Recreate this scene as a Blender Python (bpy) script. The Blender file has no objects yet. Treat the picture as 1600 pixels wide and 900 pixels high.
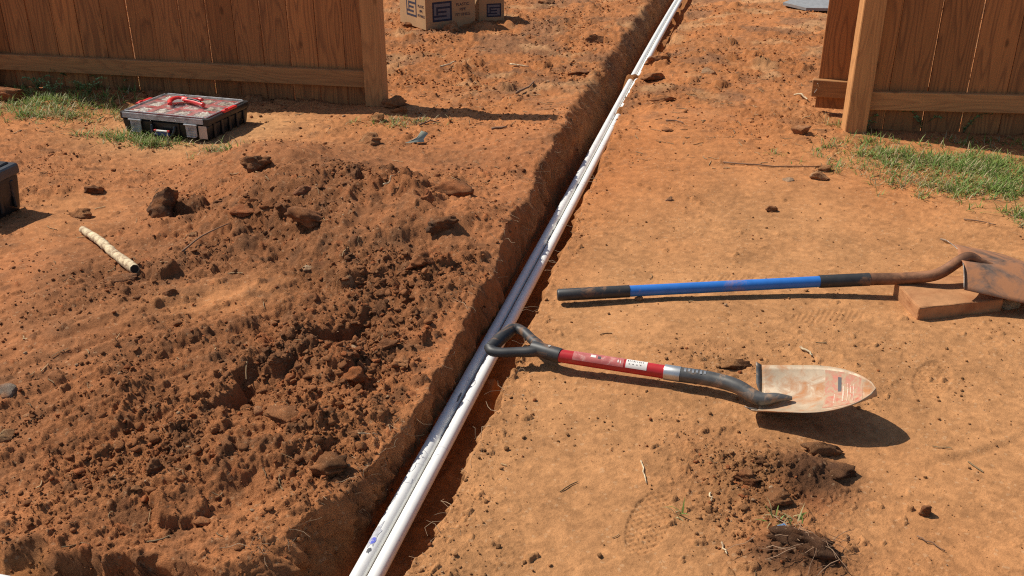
import bpy, bmesh, math, random
import numpy as np
from mathutils import Vector, Matrix

# ------------------------------------------------------------------ camera, sky, sun, exposure
scene = bpy.context.scene
COL = scene.collection
R = math.radians
FPX, PITCH, CAM_H = 1524.0, R(25.6), 1.38            # a hand-held phone at chest height
cam_d = bpy.data.cameras.new('camera')
cam_d.sensor_width = 36.0
cam_d.lens = FPX / 1600.0 * 36.0
cam_d.clip_end = 3000.0
cam = bpy.data.objects.new('camera', cam_d)
cam.location = (0, 0, CAM_H)
cam.rotation_euler = (math.pi / 2 - PITCH, 0, 0)
COL.objects.link(cam)
scene.camera = cam

SUN_TO = Vector((-0.75, 0.38, 1.0)).normalized()      # towards the sun: left, a little behind the fence
world = bpy.data.worlds.new('World')
scene.world = world
world.use_nodes = True
wn = world.node_tree
bg = wn.nodes['Background']
sky = wn.nodes.new('ShaderNodeTexSky')
sky.sky_type = 'NISHITA'
sky.sun_disc = False
sky.sun_elevation = math.asin(SUN_TO.z)
sky.sun_rotation = math.atan2(SUN_TO.x, SUN_TO.y)
wn.links.new(sky.outputs[0], bg.inputs[0])
bg.inputs[1].default_value = 0.076
sun_d = bpy.data.lights.new('sun', 'SUN')
sun_d.energy = 4.3
sun_d.angle = R(0.53)
sun_d.color = (1.0, 0.94, 0.84)
sun = bpy.data.objects.new('sun', sun_d)
sun.rotation_euler = SUN_TO.to_track_quat('Z', 'Y').to_euler()
sun.location = SUN_TO * 20
COL.objects.link(sun)
scene.view_settings.view_transform = 'Standard'
scene.view_settings.look = 'None'
scene.view_settings.gamma = 1.0
scene.view_settings.use_curve_mapping = False
scene.view_settings.exposure = 0.33
scene.cycles.max_bounces = 6
scene.cycles.diffuse_bounces = 3
scene.cycles.transmission_bounces = 5
scene.cycles.use_denoising = False
scene.cycles.filter_width = 1.15

rng = np.random.default_rng(7)
random.seed(7)


# ------------------------------------------------------------------ survey: where a sight line meets height z
def G(px, py, z=0.0):
    dx = (px - 800) / FPX
    dz = -(py - 450) / FPX
    y = math.cos(PITCH) + dz * math.sin(PITCH)
    zz = -math.sin(PITCH) + dz * math.cos(PITCH)
    t = (z - CAM_H) / zz
    return Vector((dx * t, y * t, z))


# ------------------------------------------------------------------ numpy noise
TAB = rng.random((8, 256, 256))


def vn(x, y, s, k=0, ox=0.0):
    x = x * s + ox + 1000.3
    y = y * s + ox * 0.7 + 1000.7
    xi = np.floor(x).astype(np.int64)
    yi = np.floor(y).astype(np.int64)
    fx = x - xi
    fy = y - yi
    u = fx * fx * fx * (fx * (fx * 6 - 15) + 10)
    v = fy * fy * fy * (fy * (fy * 6 - 15) + 10)
    T = TAB[k % 8]
    a = T[xi & 255, yi & 255]
    b = T[(xi + 1) & 255, yi & 255]
    c = T[xi & 255, (yi + 1) & 255]
    d = T[(xi + 1) & 255, (yi + 1) & 255]
    return (a + (b - a) * u + (c - a) * v + (a - b - c + d) * u * v) * 2 - 1


def fbm(x, y, s, octs=4, k=0, gain=0.5):
    r = 0
    a = 1.0
    for i in range(octs):
        cs, sn = math.cos(0.6 * i), math.sin(0.6 * i)
        r = r + a * vn(x * cs - y * sn, x * sn + y * cs, s * 2.03 ** i, k + i, 17.3 * i)
        a *= gain
    return r


def pebbles(x, y, cell, prob, k=0, rmin=0.15, rmax=0.55, flat=0.75):
    """height of a layer of lumps, one per lattice cell at most; also a random tone per lump"""
    X = x / cell + 500.0 + 31.7 * k
    Y = y / cell + 500.0 + 11.1 * k
    xi = np.floor(X).astype(np.int64)
    yi = np.floor(Y).astype(np.int64)
    best = np.zeros_like(X)
    tone = np.zeros_like(X)
    for i in (-1, 0, 1):
        for j in (-1, 0, 1):
            a = (xi + i) & 255
            b = (yi + j) & 255
            cx = xi + i + 0.1 + 0.8 * TAB[k % 8][a, b]
            cy = yi + j + 0.1 + 0.8 * TAB[(k + 1) % 8][a, b]
            r = rmin + (rmax - rmin) * TAB[(k + 2) % 8][a, b] ** 2
            on = TAB[(k + 3) % 8][a, b] < prob
            an = TAB[(k + 4) % 8][a, b] * 3.1416
            asp = 0.65 + 0.35 * TAB[(k + 5) % 8][a, b]
            dx = X - cx
            dy = Y - cy
            ca, sa = np.cos(an), np.sin(an)
            p = dx * ca + dy * sa
            q = (-dx * sa + dy * ca) / asp
            ap, aq = np.abs(p), np.abs(q)
            d8 = np.maximum(np.maximum(ap, aq), (ap + aq) * (.66 + .16 * TAB[(k + 2) % 8][b, a]))
            sh_ = TAB[(k + 3) % 8][b, a]
            h = np.sqrt(np.maximum(r * r - p * p - q * q, 0)) * (1 - .75 * sh_) + np.maximum(r - d8, 0) * 1.7 * .75 * sh_
            h = np.minimum(h, r * (0.45 + flat * 0.5 * TAB[(k + 6) % 8][a, b]) + 0.55 * (p * (TAB[(k + 7) % 8][a, b] - .5)))
            h = np.where(on, np.maximum(h, 0), 0)
            m = h > best
            best = np.where(m, h, best)
            tone = np.where(m, TAB[(k + 7) % 8][a, b], tone)
    return best * cell, tone


def sst(e0, e1, x):
    t = np.clip((x - e0) / (e1 - e0), 0, 1)
    return t * t * (3 - 2 * t)


def gauss(x, y, cx, cy, sx, sy=None, rot=0.0):
    sy = sy or sx
    c, s = math.cos(rot), math.sin(rot)
    dx = x - cx
    dy = y - cy
    return np.exp(-((dx * c + dy * s) / sx) ** 2 - ((-dx * s + dy * c) / sy) ** 2)


# ------------------------------------------------------------------ the terrain
PIPE_Z, PIPE_R = -0.085, 0.0168


def pipe_x(y):
    return 1.472e-4 * y ** 3 - 1.9497e-3 * y ** 2 + 0.249557 * y - 0.71063


LY = [0.0, 1.45, 1.55, 1.65, 1.783, 1.953, 2.102, 2.321, 2.592, 2.887, 3.323, 3.752, 4.4, 4.913, 5.8, 7.03, 8.13, 14]
LD = [-.30, -.30, -.27, -.20, -.110, -.082, -.072, -.062, -.064, -.068, -.102, -.132, -.156, -.191, -.204, -.204, -.177, -.17]
RY = [0, 1.53, 1.69, 1.92, 2.15, 2.25, 2.575, 2.74, 2.93, 3.14, 3.32, 3.66, 3.98, 4.216, 4.839, 5.643, 6.231, 6.723, 8.57, 14]
RD = [.11, .114, .140, .143, .14, .141, .132, .125, .108, .110, .114, .102, .102, .096, .066, .036, .050, .135, .155, .15]
ZY = [1.5, 2.0, 2.3, 2.7, 3.2, 4.2, 4.8, 5.2, 6.5, 8]
ZL = [0.0, .005, .024, .036, .050, .080, .08, .05, .03, .02]


def terrain(x, y, detail=True):
    x = np.asarray(x, float)
    y = np.asarray(y, float)
    near = 1 / (1 + np.exp((np.hypot(x * .8, y) - 13) / 1.5))          # detail fades out far away
    px_ = pipe_x(np.clip(y, -2, 11)) + 0.19 * np.maximum(y - 11, 0)
    d0 = x - px_
    d = d0
    wob = 0.016 * fbm(x, y, 7.0, 3, 1) + 0.010 * fbm(x, y, 30.0, 3, 3)
    dl = np.interp(y, LY, LD) + wob * np.interp(y, [1.4, 1.9, 2.9, 3.4], [.8, .40, .40, 1.0])
    dr = np.interp(y, RY, RD) + 0.010 * fbm(x, y, 8.0, 3, 5) + 0.004 * fbm(x, y, 40., 2, 2)
    left = 1 - sst(-0.06, 0.06, d)
    # large forms, left side
    zrim = np.interp(y, ZY, ZL)
    mound = 0.140 * gauss(x, y, -0.80, 3.62, 0.62, 0.40, -0.95) + 0.05 * gauss(x, y, -1.05, 4.10, 0.26, 0.16, -0.3)
    mound = mound + 0.05 * gauss(x, y, -0.30, 3.25, 0.28, 0.30)
    plateau = 0.055 * gauss(x, y, -1.05, 2.55, 0.55, 0.50, 0.3)
    mz = gauss(x, y, -0.72, 3.4, 0.75, 0.62, -0.7)
    und = 0.020 * fbm(x, y, 1.4, 3, 4) + mz * (.034 * fbm(x, y, 3.4, 2, 7) + .050 * (.45 - np.abs(fbm(x, y, 4.6, 3, 2))) - .012)
    xe = -0.71 + (y - 2.30) * 0.58 + 0.055 * vn(x, y, 7., 2) + .022 * vn(x, y, 19., 4)
    step = sst(0.0, 0.035, x - xe) * np.exp(-np.maximum(x - xe, 0) / 0.16) * np.clip(1.1 * np.exp(-((y - 2.24) / .085) ** 2) + .75 * np.exp(-((y - 2.55) / .09) ** 2), 0, 1)
    zl = zrim * np.exp(-(np.maximum(-d - .1, 0) / .5) ** 2) + mound + plateau + und - 0.085 * step
    flat_tb = gauss(x, y, -1.55, 4.75, .55, .42)
    zl = zl * (1 - 0.92 * flat_tb)
    ridge = 0.022 * gauss(x, y, -1.25, 3.05, .5, .10, .35) + 0.03 * gauss(x, y, -0.62, 1.95, .35, .07, .6)
    zl = zl + ridge
    # right side
    zr = 0.014 * fbm(x, y, 1.3, 2, 6) + 0.015 * gauss(x, y, .62, 1.86, .12, .14) + 0.020 * gauss(x, y, .69, 1.88, .06, .05) \
        + 0.024 * gauss(x, y, .57, 1.585, .085, .055) - .012 * gauss(x, y, .70, 1.80, .09, .05)
    zr = zr - 0.035 * np.exp(-(np.maximum(d - dr, 0) / .16) ** 2) * sst(4.4, 5.2, y)
    top = zl * left + zr * (1 - left)
    rim_ = np.exp(-((d - dl) / .05) ** 2) * sst(1.8, 2.0, y) * (1 - sst(3.0, 3.4, y))
    # roughness fields
    rough_l = 0.46 + 0.70 * gauss(x, y, -0.62, 3.25, .70, .75, -.5) + 0.42 * gauss(x, y, -0.40, 2.35, .25, .5) + .35 * gauss(x, y, -1.0, 2.0, .45, .25)
    rough_l = rough_l * (0.75 + 0.5 * vn(x, y, 2.6, 3)) * (1 - 0.55 * flat_tb)
    smooth = gauss(x, y, -0.90, 2.72, .22, .12, .5) + gauss(x, y, -1.70, 3.55, .25, .3)
    rough_l = np.clip(rough_l * 1.15 * (1 - .65 * smooth) + .5 * sst(4.9, 5.6, y), .16, 1.6)
    patch = gauss(x, y, .53, 1.83, .16, .22) + gauss(x, y, .66, 1.83, .12, .10) + .8 * gauss(x, y, .60, 1.57, .12, .08) + .5 * gauss(x, y, .55, 2.4, .12, .10)
    far = sst(3.6, 5.6, y)
    rough_r = 0.05 + 0.62 * far * (.75 + .6 * vn(x, y, 1.9, 2)) + 0.55 * patch + 0.22 * np.exp(-((d - dr) / .10) ** 2) + .16 * np.maximum(vn(x, y, 2.2, 5), 0) + .10 * np.maximum(vn(x, y, 7., 1), 0)
    rough_r = np.clip(rough_r, .05, 1.5)
    rough = (rough_l * left + rough_r * (1 - left)) * (1 - .40 * rim_)
    tone = np.zeros_like(x)
    z = top
    if detail:
        wx = x + 0.012 * fbm(x, y, 28., 3, 2) + .003 * vn(x, y, 160., 4)
        wy = y + 0.012 * fbm(x, y, 28., 3, 6) + .003 * vn(x, y, 160., 1)
        a1, t1 = pebbles(wx, wy, .120, np.clip(.50 * (rough - .45), 0, .6), 1)
        a2, t2 = pebbles(wx, wy, .058, np.clip(.85 * (rough - .20), 0, .8), 2)
        a3, t3 = pebbles(wx, wy, .027, np.clip(.95 * (rough - .06), .015, .92), 3)
        a4, t4 = pebbles(wx, wy, .013, np.clip(.10 + .85 * rough, 0, .92), 5, .2, .6)
        a6, t6 = pebbles(x + .004 * vn(x, y, 90., 2), y + .004 * vn(x, y, 90., 6), .020, np.clip(.95 * (rough - .2), 0, .9), 4, .15, .6)
        a5, t5 = pebbles(x, y, .0075, np.clip(.42 + .5 * rough, 0, .9), 0, .2, .6)
        lump = .8 * a6 + 0.75 * a1 + .60 * a2 + 0.85 * a3 + .80 * a4 * np.clip(.30 + rough, .4, 1) + .75 * a5 * np.clip(.5 + rough, .5, 1)
        fine = rough * (0.012 * fbm(x, y, 9., 4, 2, .5) + .008 * (.4 - np.abs(fbm(x, y, 13., 3, 6))) * left) + (.0002 + .0028 * np.clip(rough, 0, 1)) * fbm(x, y, 60., 4, 5, .65)
        drag = .0020 * fbm(x * 1.0 + y * .5, y * 2.6 - x * .8, 6., 4, 1) * np.clip(.3 + vn(x, y, 1.6, 0), 0, 1) * (1 - left)      # raked, trodden streaks
        rake = .010 * fbm((x * .8 + y * .6) * .8, (y * .8 - x * .6) * 4.5, 4., 3, 4) * left * gauss(x, y, -1.05, 2.2, .7, .8)
        z = z + (lump + fine + drag + rake) * near
        tone = np.maximum.reduce([t1 * (a1 > 0), t2 * (a2 > .004), t3 * (a3 > .003) * .8])
        # boot tread prints in the soft tan soil
        for (cx, cy, rot, ln) in ((0.98, 2.67, .15, .13), (1.25, 1.72, .5, .12), (.30, 1.70, 1.2, .12), (.72, 2.95, .1, .11), (1.15, 2.30, 1.0, .12), (.35, 3.5, .2, .12)):
            c, s = math.cos(rot), math.sin(rot)
            u = (x - cx) * c + (y - cy) * s
            v = -(x - cx) * s + (y - cy) * c
            m = sst(1.0, .8, (u / ln) ** 2 + (v / .048) ** 2)
            z = z + m * (-.003 + .0013 * np.sign(np.sin(u * 330)) * np.sign(np.sin(v * 260 + .8)))
        # drag line, right edge
        cv = y - (1.93 + .25 * (x - 1.05) + .8 * np.maximum(x - 1.05, 0) ** 2)
        z = z + (np.exp(-((cv - .012) / .014) ** 2) * .003 - np.exp(-((cv + .010) / .016) ** 2) * .004) * sst(.92, 1.05, x) * (1 - sst(1.2, 1.35, x))
    # trench profile
    wl = np.maximum(0.030 + 0.014 * vn(x, y, 12., 5), -.055 - dl) * np.interp(y, [1.4, 1.9, 2.2, 3.2, 3.9], [1, 1, 1.0, 1.1, .9])
    tl = np.clip((d - dl) / wl, 0, 1)
    tr = np.clip((dr - d) / 0.035, 0, 1)
    floor = -.185 + .012 * fbm(x, y, 9., 3, 6)
    if detail:
        b3, _ = pebbles(x, y, .045, .5, 4)
        floor = floor + .7 * b3 * sst(.04, .09, d) + .3 * b3
    sup = 0
    for yy in (1.25, 2.47, 4.0, 5.0, 7.3, 8.6, 10.):
        sup = np.maximum(sup, np.exp(-((y - yy) / .05) ** 2))
    floor = np.maximum(floor, -.185 + (.082 + .003 * vn(x, y, 40., 1)) * sup * (1 - sst(.05, .075, np.abs(d))))
    cut_l = tl ** np.interp(y, [2.0, 3.0], [1.25, 1.55])
    cut_r = sst(0, 1, tr)
    inside = np.minimum(cut_l, cut_r)
    zt = z * (1 - inside) + floor * inside
    # soil slumped across the pipes
    for (yy, d0_, d1_, hh) in ((6.06, -.07, .2, .045), (5.28, -.012, .2, .040), (5.38, .0, .2, .03), (4.75, .03, .2, .02)):
        s_ = np.exp(-((y - yy + .02 * vn(x, y, 20., 3)) / (.055 + .02 * vn(x, y, 30., 2))) ** 2) * sst(d0_ - .02, d0_ + .03, d)
        zt = np.maximum(zt, (PIPE_Z + hh + .010 * fbm(x, y, 30., 3, 3) + .20) * s_ - .20)
    # side trench running left along the bottom of the picture
    sc = np.abs(np.sin((x + .045 * vn(x, y * 0, 5., 1) + .006 * vn(x, y, 30., 3)) * 3.1416 / .095 + .5)) ** .8
    side_w = 1 - sst(-.62, -.50, x)
    ye = 1.575 + .05 * (1 - sst(-1.02, -.90, x)) + .030 * sc * (1 - sst(-.74, -.66, x)) - .05 * sst(-.74, -.5, x) + .006 * fbm(x, y, 30., 2, 2)
    ts = np.clip((ye - y) / (.050 + .03 * sst(-.75, -.55, x)), 0, 1)
    te = np.clip((y - 1.18) / .05, 0, 1)
    ins = np.minimum(ts ** 1.2, te) * side_w
    zt = zt * (1 - ins) + np.minimum(zt, -.165 + .108 * (1 - sst(-1.02, -.90, x)) + .01 * fbm(x, y, 12., 3, 3)) * ins
    z = zt
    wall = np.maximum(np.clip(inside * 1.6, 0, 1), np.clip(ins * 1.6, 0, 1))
    return z, dict(left=left, wall=wall, rough=rough, tone=tone, d=d, dl=dl, dr=dr, patch=patch, flat=flat_tb, mound=mound, smooth=smooth)


def lerp(a, b, t):
    return a + (np.asarray(b) - a) * t[:, None]


def soil_color(x, y, z, m):
    n1 = fbm(x, y, 1.7, 3, 3)
    n2 = fbm(x, y, 6.5, 3, 5)
    n3 = vn(x, y, 45., 2)
    n = len(x)
    tan_ = np.tile(np.array([.438, .210, .085]), (n, 1))
    orange = np.array([.450, .172, .058])
    red = np.array([.310, .102, .036])
    brown = np.array([.250, .106, .044])
    dark = np.array([.100, .047, .024])
    sand = np.array([.52, .275, .118])
    # right: tan near, orange further back
    cr = lerp(tan_, orange, np.clip(sst(2.6, 5.0, y) * .9 + .25 * n1 + .35 * np.exp(-((m['d'] - .1) / .16) ** 2), 0, 1))
    cr = lerp(cr, red, np.clip(m['patch'] * .65 * (0.6 + .5 * n2), 0, .8))
    cr = lerp(cr, dark, np.clip((gauss(x, y, .70, 1.86, .09, .08) + .9 * gauss(x, y, .58, 1.575, .10, .055)) * (1.0 + .4 * n2), 0, .85))
    # left: red brown, dark topsoil on the spoil, orange behind the mound
    cl = np.tile(np.array([.430, .165, .062]), (n, 1))
    cl = lerp(cl, brown, np.clip(.27 + .55 * n1 + .3 * n2 + .2 * (m['rough'] - .6), 0, .75))
    cl = lerp(cl, np.array([.45, .195, .074]), np.clip(m['smooth'] * .8 + .35 * sst(.1, .8, -n1), 0, .85))
    cl = lerp(cl, dark, np.clip((m['tone'] - .72) * 3.0, 0, 1) * .65)
    cl = lerp(cl, red * 1.25, np.clip((.22 - m['tone']) * 6, 0, 1) * (m['tone'] > 0) * .7)
    cl = lerp(cl, orange, sst(4.0, 5.0, y) * .85)
    cl = lerp(cl, sand, np.clip(m['flat'] * 1.1, 0, .9))
    c = cl * m['left'][:, None] + cr * (1 - m['left'])[:, None]
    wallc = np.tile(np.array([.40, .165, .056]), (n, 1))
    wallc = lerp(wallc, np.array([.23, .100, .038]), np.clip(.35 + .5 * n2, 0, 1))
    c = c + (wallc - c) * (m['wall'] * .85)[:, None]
    n4 = vn(x, y, 110., 6)
    far_ = sst(3.2, 4.6, y)
    spk = np.clip(vn(x, y, 21., 7) - .30, 0, 1) * np.clip(.4 + .6 * m['rough'], .2, 1)
    c = lerp(c, np.array([.17, .080, .038]), np.clip(spk * 1.3, 0, .6) * (.25 + .75 * np.clip(m['left'] + far_, 0, 1)))
    farm = sst(4.6, 6.0, y) * (1 - m['wall'])
    c = lerp(c, np.array([.23, .115, .058]), np.clip(farm * (fbm(x, y, 3.1, 4, 1) - .15) * 1.5, 0, .65))
    c = lerp(c, np.array([.54, .29, .13]), np.clip(farm * (fbm(x, y, 4.3, 3, 5) - .3) * 1.3, 0, .6))
    c = c * (1 + .14 * n3 + .10 * n2 + .12 * n4)[:, None]
    return np.clip(c, .01, .8)


def ground_at(px, py, it=6):
    z = 0.0
    for _ in range(it):
        p = G(px, py, z)
        z = float(terrain(np.array([p.x]), np.array([p.y]))[0][0])
    return G(px, py, z)


def gz(x, y, r=0.0):
    if r:
        a = np.linspace(0, 6.28, 9)
        xs = np.concatenate([[x], x + r * np.cos(a)])
        ys = np.concatenate([[y], y + r * np.sin(a)])
        return float(np.median(terrain(xs, ys)[0]))
    return float(terrain(np.array([x]), np.array([y]))[0][0])


# ------------------------------------------------------------------ material helpers
def new_mat(name):
    m = bpy.data.materials.new(name)
    m.use_nodes = True
    nt = m.node_tree
    b = nt.nodes['Principled BSDF']
    return m, nt, b


def N(nt, kind, **kw):
    n = nt.nodes.new(kind)
    for k, v in kw.items():
        setattr(n, k, v)
    return n


def ramp(nt, stops):
    r = nt.nodes.new('ShaderNodeValToRGB')
    e = r.color_ramp.elements
    while len(e) < len(stops):
        e.new(.5)
    for i, (p, c) in enumerate(stops):
        e[i].position = p
        e[i].color = (*c, 1) if len(c) == 3 else c
    return r


def noise(nt, scale, detail=4, rough=.55, vec=None, dist=0.0):
    n = nt.nodes.new('ShaderNodeTexNoise')
    n.inputs['Scale'].default_value = scale
    n.inputs['Detail'].default_value = detail
    n.inputs['Roughness'].default_value = rough
    n.inputs['Distortion'].default_value = dist
    if vec is not None:
        nt.links.new(vec, n.inputs['Vector'])
    return n


def mixc(nt, fac, a, b, mode='MIX'):
    n = nt.nodes.new('ShaderNodeMix')
    n.data_type = 'RGBA'
    n.blend_type = mode
    for s, v in ((0, fac), (6, a), (7, b)):
        if hasattr(v, 'is_output') or hasattr(v, 'links'):
            nt.links.new(v, n.inputs[s])
        else:
            n.inputs[s].default_value = v if s == 0 else ((*v, 1) if len(v) == 3 else v)
    return n.outputs[2]


def bump(nt, b, h, strength=.3, dist=.002):
    n = nt.nodes.new('ShaderNodeBump')
    n.inputs['Strength'].default_value = strength
    n.inputs['Distance'].default_value = dist
    nt.links.new(h, n.inputs['Height'])
    nt.links.new(n.outputs[0], b.inputs['Normal'])


def simple(name, col, rough=.6, metal=0.0, dirt=None, dirt_amt=.35, var=.12, scale=30., spec=.5, bmp=0.0, dirt_scale=9.):
    """plain colour with tonal variation and, if asked, blotches of dried soil"""
    m, nt, b = new_mat(name)
    tc = N(nt, 'ShaderNodeTexCoord').outputs['Object']
    n1 = noise(nt, scale, 5, .6, tc)
    r1 = ramp(nt, [(.3, tuple(c * (1 - var) for c in col)), (.7, tuple(min(1, c * (1 + var)) for c in col))])
    nt.links.new(n1.outputs[0], r1.inputs[0])
    out = r1.outputs[0]
    if dirt:
        n2 = noise(nt, dirt_scale, 8, .68, tc, .6)
        r2 = ramp(nt, [(.62 - dirt_amt * .5, (0, 0, 0)), (.80 - dirt_amt * .4, (1, 1, 1))])
        nt.links.new(n2.outputs[0], r2.inputs[0])
        out = mixc(nt, r2.outputs[0], out, dirt)
        rr = ramp(nt, [(0, (rough,) * 3), (1, (.92,) * 3)])
        nt.links.new(r2.outputs[0], rr.inputs[0])
        nt.links.new(rr.outputs[0], b.inputs['Roughness'])
        if metal:
            rm = ramp(nt, [(0, (metal,) * 3), (1, (0, 0, 0))])
            nt.links.new(r2.outputs[0], rm.inputs[0])
            nt.links.new(rm.outputs[0], b.inputs['Metallic'])
    else:
        b.inputs['Roughness'].default_value = rough
        b.inputs['Metallic'].default_value = metal
    b.inputs['Specular IOR Level'].default_value = spec
    nt.links.new(out, b.inputs['Base Color'])
    if bmp:
        n3 = noise(nt, 160, 5, .6, tc)
        bump(nt, b, n3.outputs[0], bmp, .002)
    return m


def soil_material(name, bscale=1.0):
    m, nt, b = new_mat(name)
    at = N(nt, 'ShaderNodeAttribute', attribute_name='soil')
    tc = N(nt, 'ShaderNodeTexCoord').outputs['Object']
    n1 = noise(nt, 290 * bscale, 6, .75, tc)
    n2 = noise(nt, 38 * bscale, 5, .62, tc)
    r1 = ramp(nt, [(.32, (.74, .73, .72)), (.5, (1, 1, 1)), (.70, (1.18, 1.18, 1.17))])
    nt.links.new(n1.outputs[0], r1.inputs[0])
    r2 = ramp(nt, [(.32, (.90, .89, .89)), (.68, (1.08, 1.08, 1.08))])
    nt.links.new(n2.outputs[0], r2.inputs[0])
    c = mixc(nt, 1.0, at.outputs['Color'], r1.outputs[0], 'MULTIPLY')
    c = mixc(nt, 1.0, c, r2.outputs[0], 'MULTIPLY')
    # pale and dark grains
    vo = N(nt, 'ShaderNodeTexVoronoi')
    vo.inputs['Scale'].default_value = 150 * bscale
    nt.links.new(tc, vo.inputs['Vector'])
    sep = N(nt, 'ShaderNodeSeparateColor')
    nt.links.new(vo.outputs['Color'], sep.inputs[0])
    g = ramp(nt, [(.968, (0, 0, 0)), (.975, (1, 1, 1))])
    nt.links.new(sep.outputs[0], g.inputs[0])
    c = mixc(nt, mixc(nt, .30, (0, 0, 0), g.outputs[0]), c, (.56, .36, .20))
    nt.links.new(c, b.inputs['Base Color'])
    b.inputs['Roughness'].default_value = .95
    b.inputs['Specular IOR Level'].default_value = .15
    add = N(nt, 'ShaderNodeMath', operation='ADD')
    nt.links.new(n1.outputs[0], add.inputs[0])
    mul = N(nt, 'ShaderNodeMath', operation='MULTIPLY')
    mul.inputs[1].default_value = .35
    nt.links.new(n2.outputs[0], mul.inputs[0])
    nt.links.new(mul.outputs[0], add.inputs[1])
    bump(nt, b, add.outputs[0], .9, .008)
    bn = b.inputs['Normal'].links[0].from_node
    ms = N(nt, 'ShaderNodeMath', operation='MULTIPLY_ADD')
    ms.inputs[1].default_value = .75
    ms.inputs[2].default_value = .40
    ms.use_clamp = True
    nt.links.new(at.outputs['Alpha'], ms.inputs[0])
    nt.links.new(ms.outputs[0], bn.inputs['Strength'])
    return m


def wood_material(name, light=(.47, .190, .053), darkc=(.18, .066, .018)):
    m, nt, b = new_mat(name)
    tc = N(nt, 'ShaderNodeTexCoord').outputs['Object']
    oi = N(nt, 'ShaderNodeObjectInfo')
    mp = N(nt, 'ShaderNodeMapping')
    nt.links.new(tc, mp.inputs['Vector'])
    off = N(nt, 'ShaderNodeVectorMath', operation='SCALE')
    off.inputs[0].default_value = (31.7, 17.3, 9.1)
    nt.links.new(oi.outputs['Random'], off.inputs['Scale'])
    nt.links.new(off.outputs[0], mp.inputs['Location'])
    mp.inputs['Scale'].default_value = (7.5, 7.5, .85)
    cont = noise(nt, 1.0, 2, .45, mp.outputs[0])
    mul = N(nt, 'ShaderNodeMath', operation='MULTIPLY')
    mul.inputs[1].default_value = 17.0
    nt.links.new(cont.outputs[0], mul.inputs[0])
    fr = N(nt, 'ShaderNodeMath', operation='FRACT')
    nt.links.new(mul.outputs[0], fr.inputs[0])
    rg = ramp(nt, [(0, light), (.45, tuple(l * .9 for l in light)), (.80, darkc), (1.0, light)])
    nt.links.new(fr.outputs[0], rg.inputs[0])
    mp2 = N(nt, 'ShaderNodeMapping')
    mp2.inputs['Scale'].default_value = (220, 220, 4)
    nt.links.new(tc, mp2.inputs['Vector'])
    fib = noise(nt, 1.0, 3, .6, mp2.outputs[0])
    rf = ramp(nt, [(.3, (.80, .80, .80)), (.7, (1.12, 1.12, 1.12))])
    nt.links.new(fib.outputs[0], rf.inputs[0])
    c = mixc(nt, .55, tuple(.5 * (a + d) + .03 for a, d in zip(light, darkc)), rg.outputs[0])
    c = mixc(nt, 1.0, c, rf.outputs[0], 'MULTIPLY')
    # board-to-board tone
    ro = ramp(nt, [(0, (.72, .68, .64)), (.5, (1.0, 1.0, 1.0)), (1, (1.22, 1.18, 1.12))])
    nt.links.new(oi.outputs['Random'], ro.inputs[0])
    c = mixc(nt, 1.0, c, ro.outputs[0], 'MULTIPLY')
    # knots
    mk = N(nt, 'ShaderNodeMapping')
    mk.inputs['Scale'].default_value = (9, 9, 4.2)
    nt.links.new(tc, mk.inputs['Vector'])
    nt.links.new(off.outputs[0], mk.inputs['Location'])
    vk = N(nt, 'ShaderNodeTexVoronoi')
    vk.inputs['Scale'].default_value = 1.0
    nt.links.new(mk.outputs[0], vk.inputs['Vector'])
    rk = ramp(nt, [(.06, (1, 1, 1)), (.13, (0, 0, 0))])
    nt.links.new(vk.outputs['Distance'], rk.inputs[0])
    c = mixc(nt, mixc(nt, .7, (0, 0, 0), rk.outputs[0]), c, tuple(v * .5 for v in darkc))
    nt.links.new(c, b.inputs['Base Color'])
    b.inputs['Roughness'].default_value = .72
    b.inputs['Specular IOR Level'].default_value = .3
    bump(nt, b, fib.outputs[0], .35, .0015)
    return m


SOIL_DUST = (.40, .18, .07)
M = {}
M['soil'] = soil_material('soil_clay')
M['crumb'] = soil_material('soil_clods', 1.6)
M['wood'] = wood_material('cedar_boards')
M['wood_rail'] = wood_material('pine_framing', (.53, .255, .086), (.32, .14, .045))
M['pvc'] = simple('white_pvc', (.80, .79, .75), .33, dirt=(.52, .38, .24), dirt_amt=-.02, var=.03, spec=.5, dirt_scale=14.)
M['pvc_dirty'] = simple('white_pvc_smeared', (.76, .75, .71), .38, dirt=(.42, .38, .34), dirt_amt=-.02, var=.05, dirt_scale=13.)
M['ink_blue'] = simple('blue_primer', (.10, .12, .50), .5)
M['ink_black'] = simple('black_smudge', (.10, .10, .105), .6)
M['ink_grey'] = simple('grey_primer_smear', (.40, .40, .42), .6, var=.3, scale=80)
M['rubber'] = simple('black_rubber', (.030, .029, .028), .52, dirt=SOIL_DUST, dirt_amt=.10, var=.25)
M['plastic_black'] = simple('black_plastic', (.016, .016, .017), .42, dirt=(.20, .11, .06), dirt_amt=.02, var=.2)
M['red_fiber'] = simple('red_fibreglass', (.46, .020, .022), .36, dirt=SOIL_DUST, dirt_amt=.05, var=.12, dirt_scale=16)
M['label_pink'] = simple('worn_clear_label', (.50, .13, .115), .42, dirt=(.60, .36, .30), dirt_amt=.22, var=.25, dirt_scale=60)
M['paper'] = simple('white_paper', (.74, .70, .64), .65, dirt=(.45, .36, .27), dirt_amt=.10, dirt_scale=40)
M['print_dark'] = simple('dark_print', (.07, .065, .07), .7)
M['steel_ferrule'] = simple('steel_ferrule', (.52, .52, .50), .38, .85, dirt=(.36, .25, .16), dirt_amt=.15)
M['socket_grey'] = simple('grey_steel_socket', (.13, .125, .115), .42, .5, dirt=(.40, .22, .11), dirt_amt=.20, var=.3, dirt_scale=18)
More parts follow.
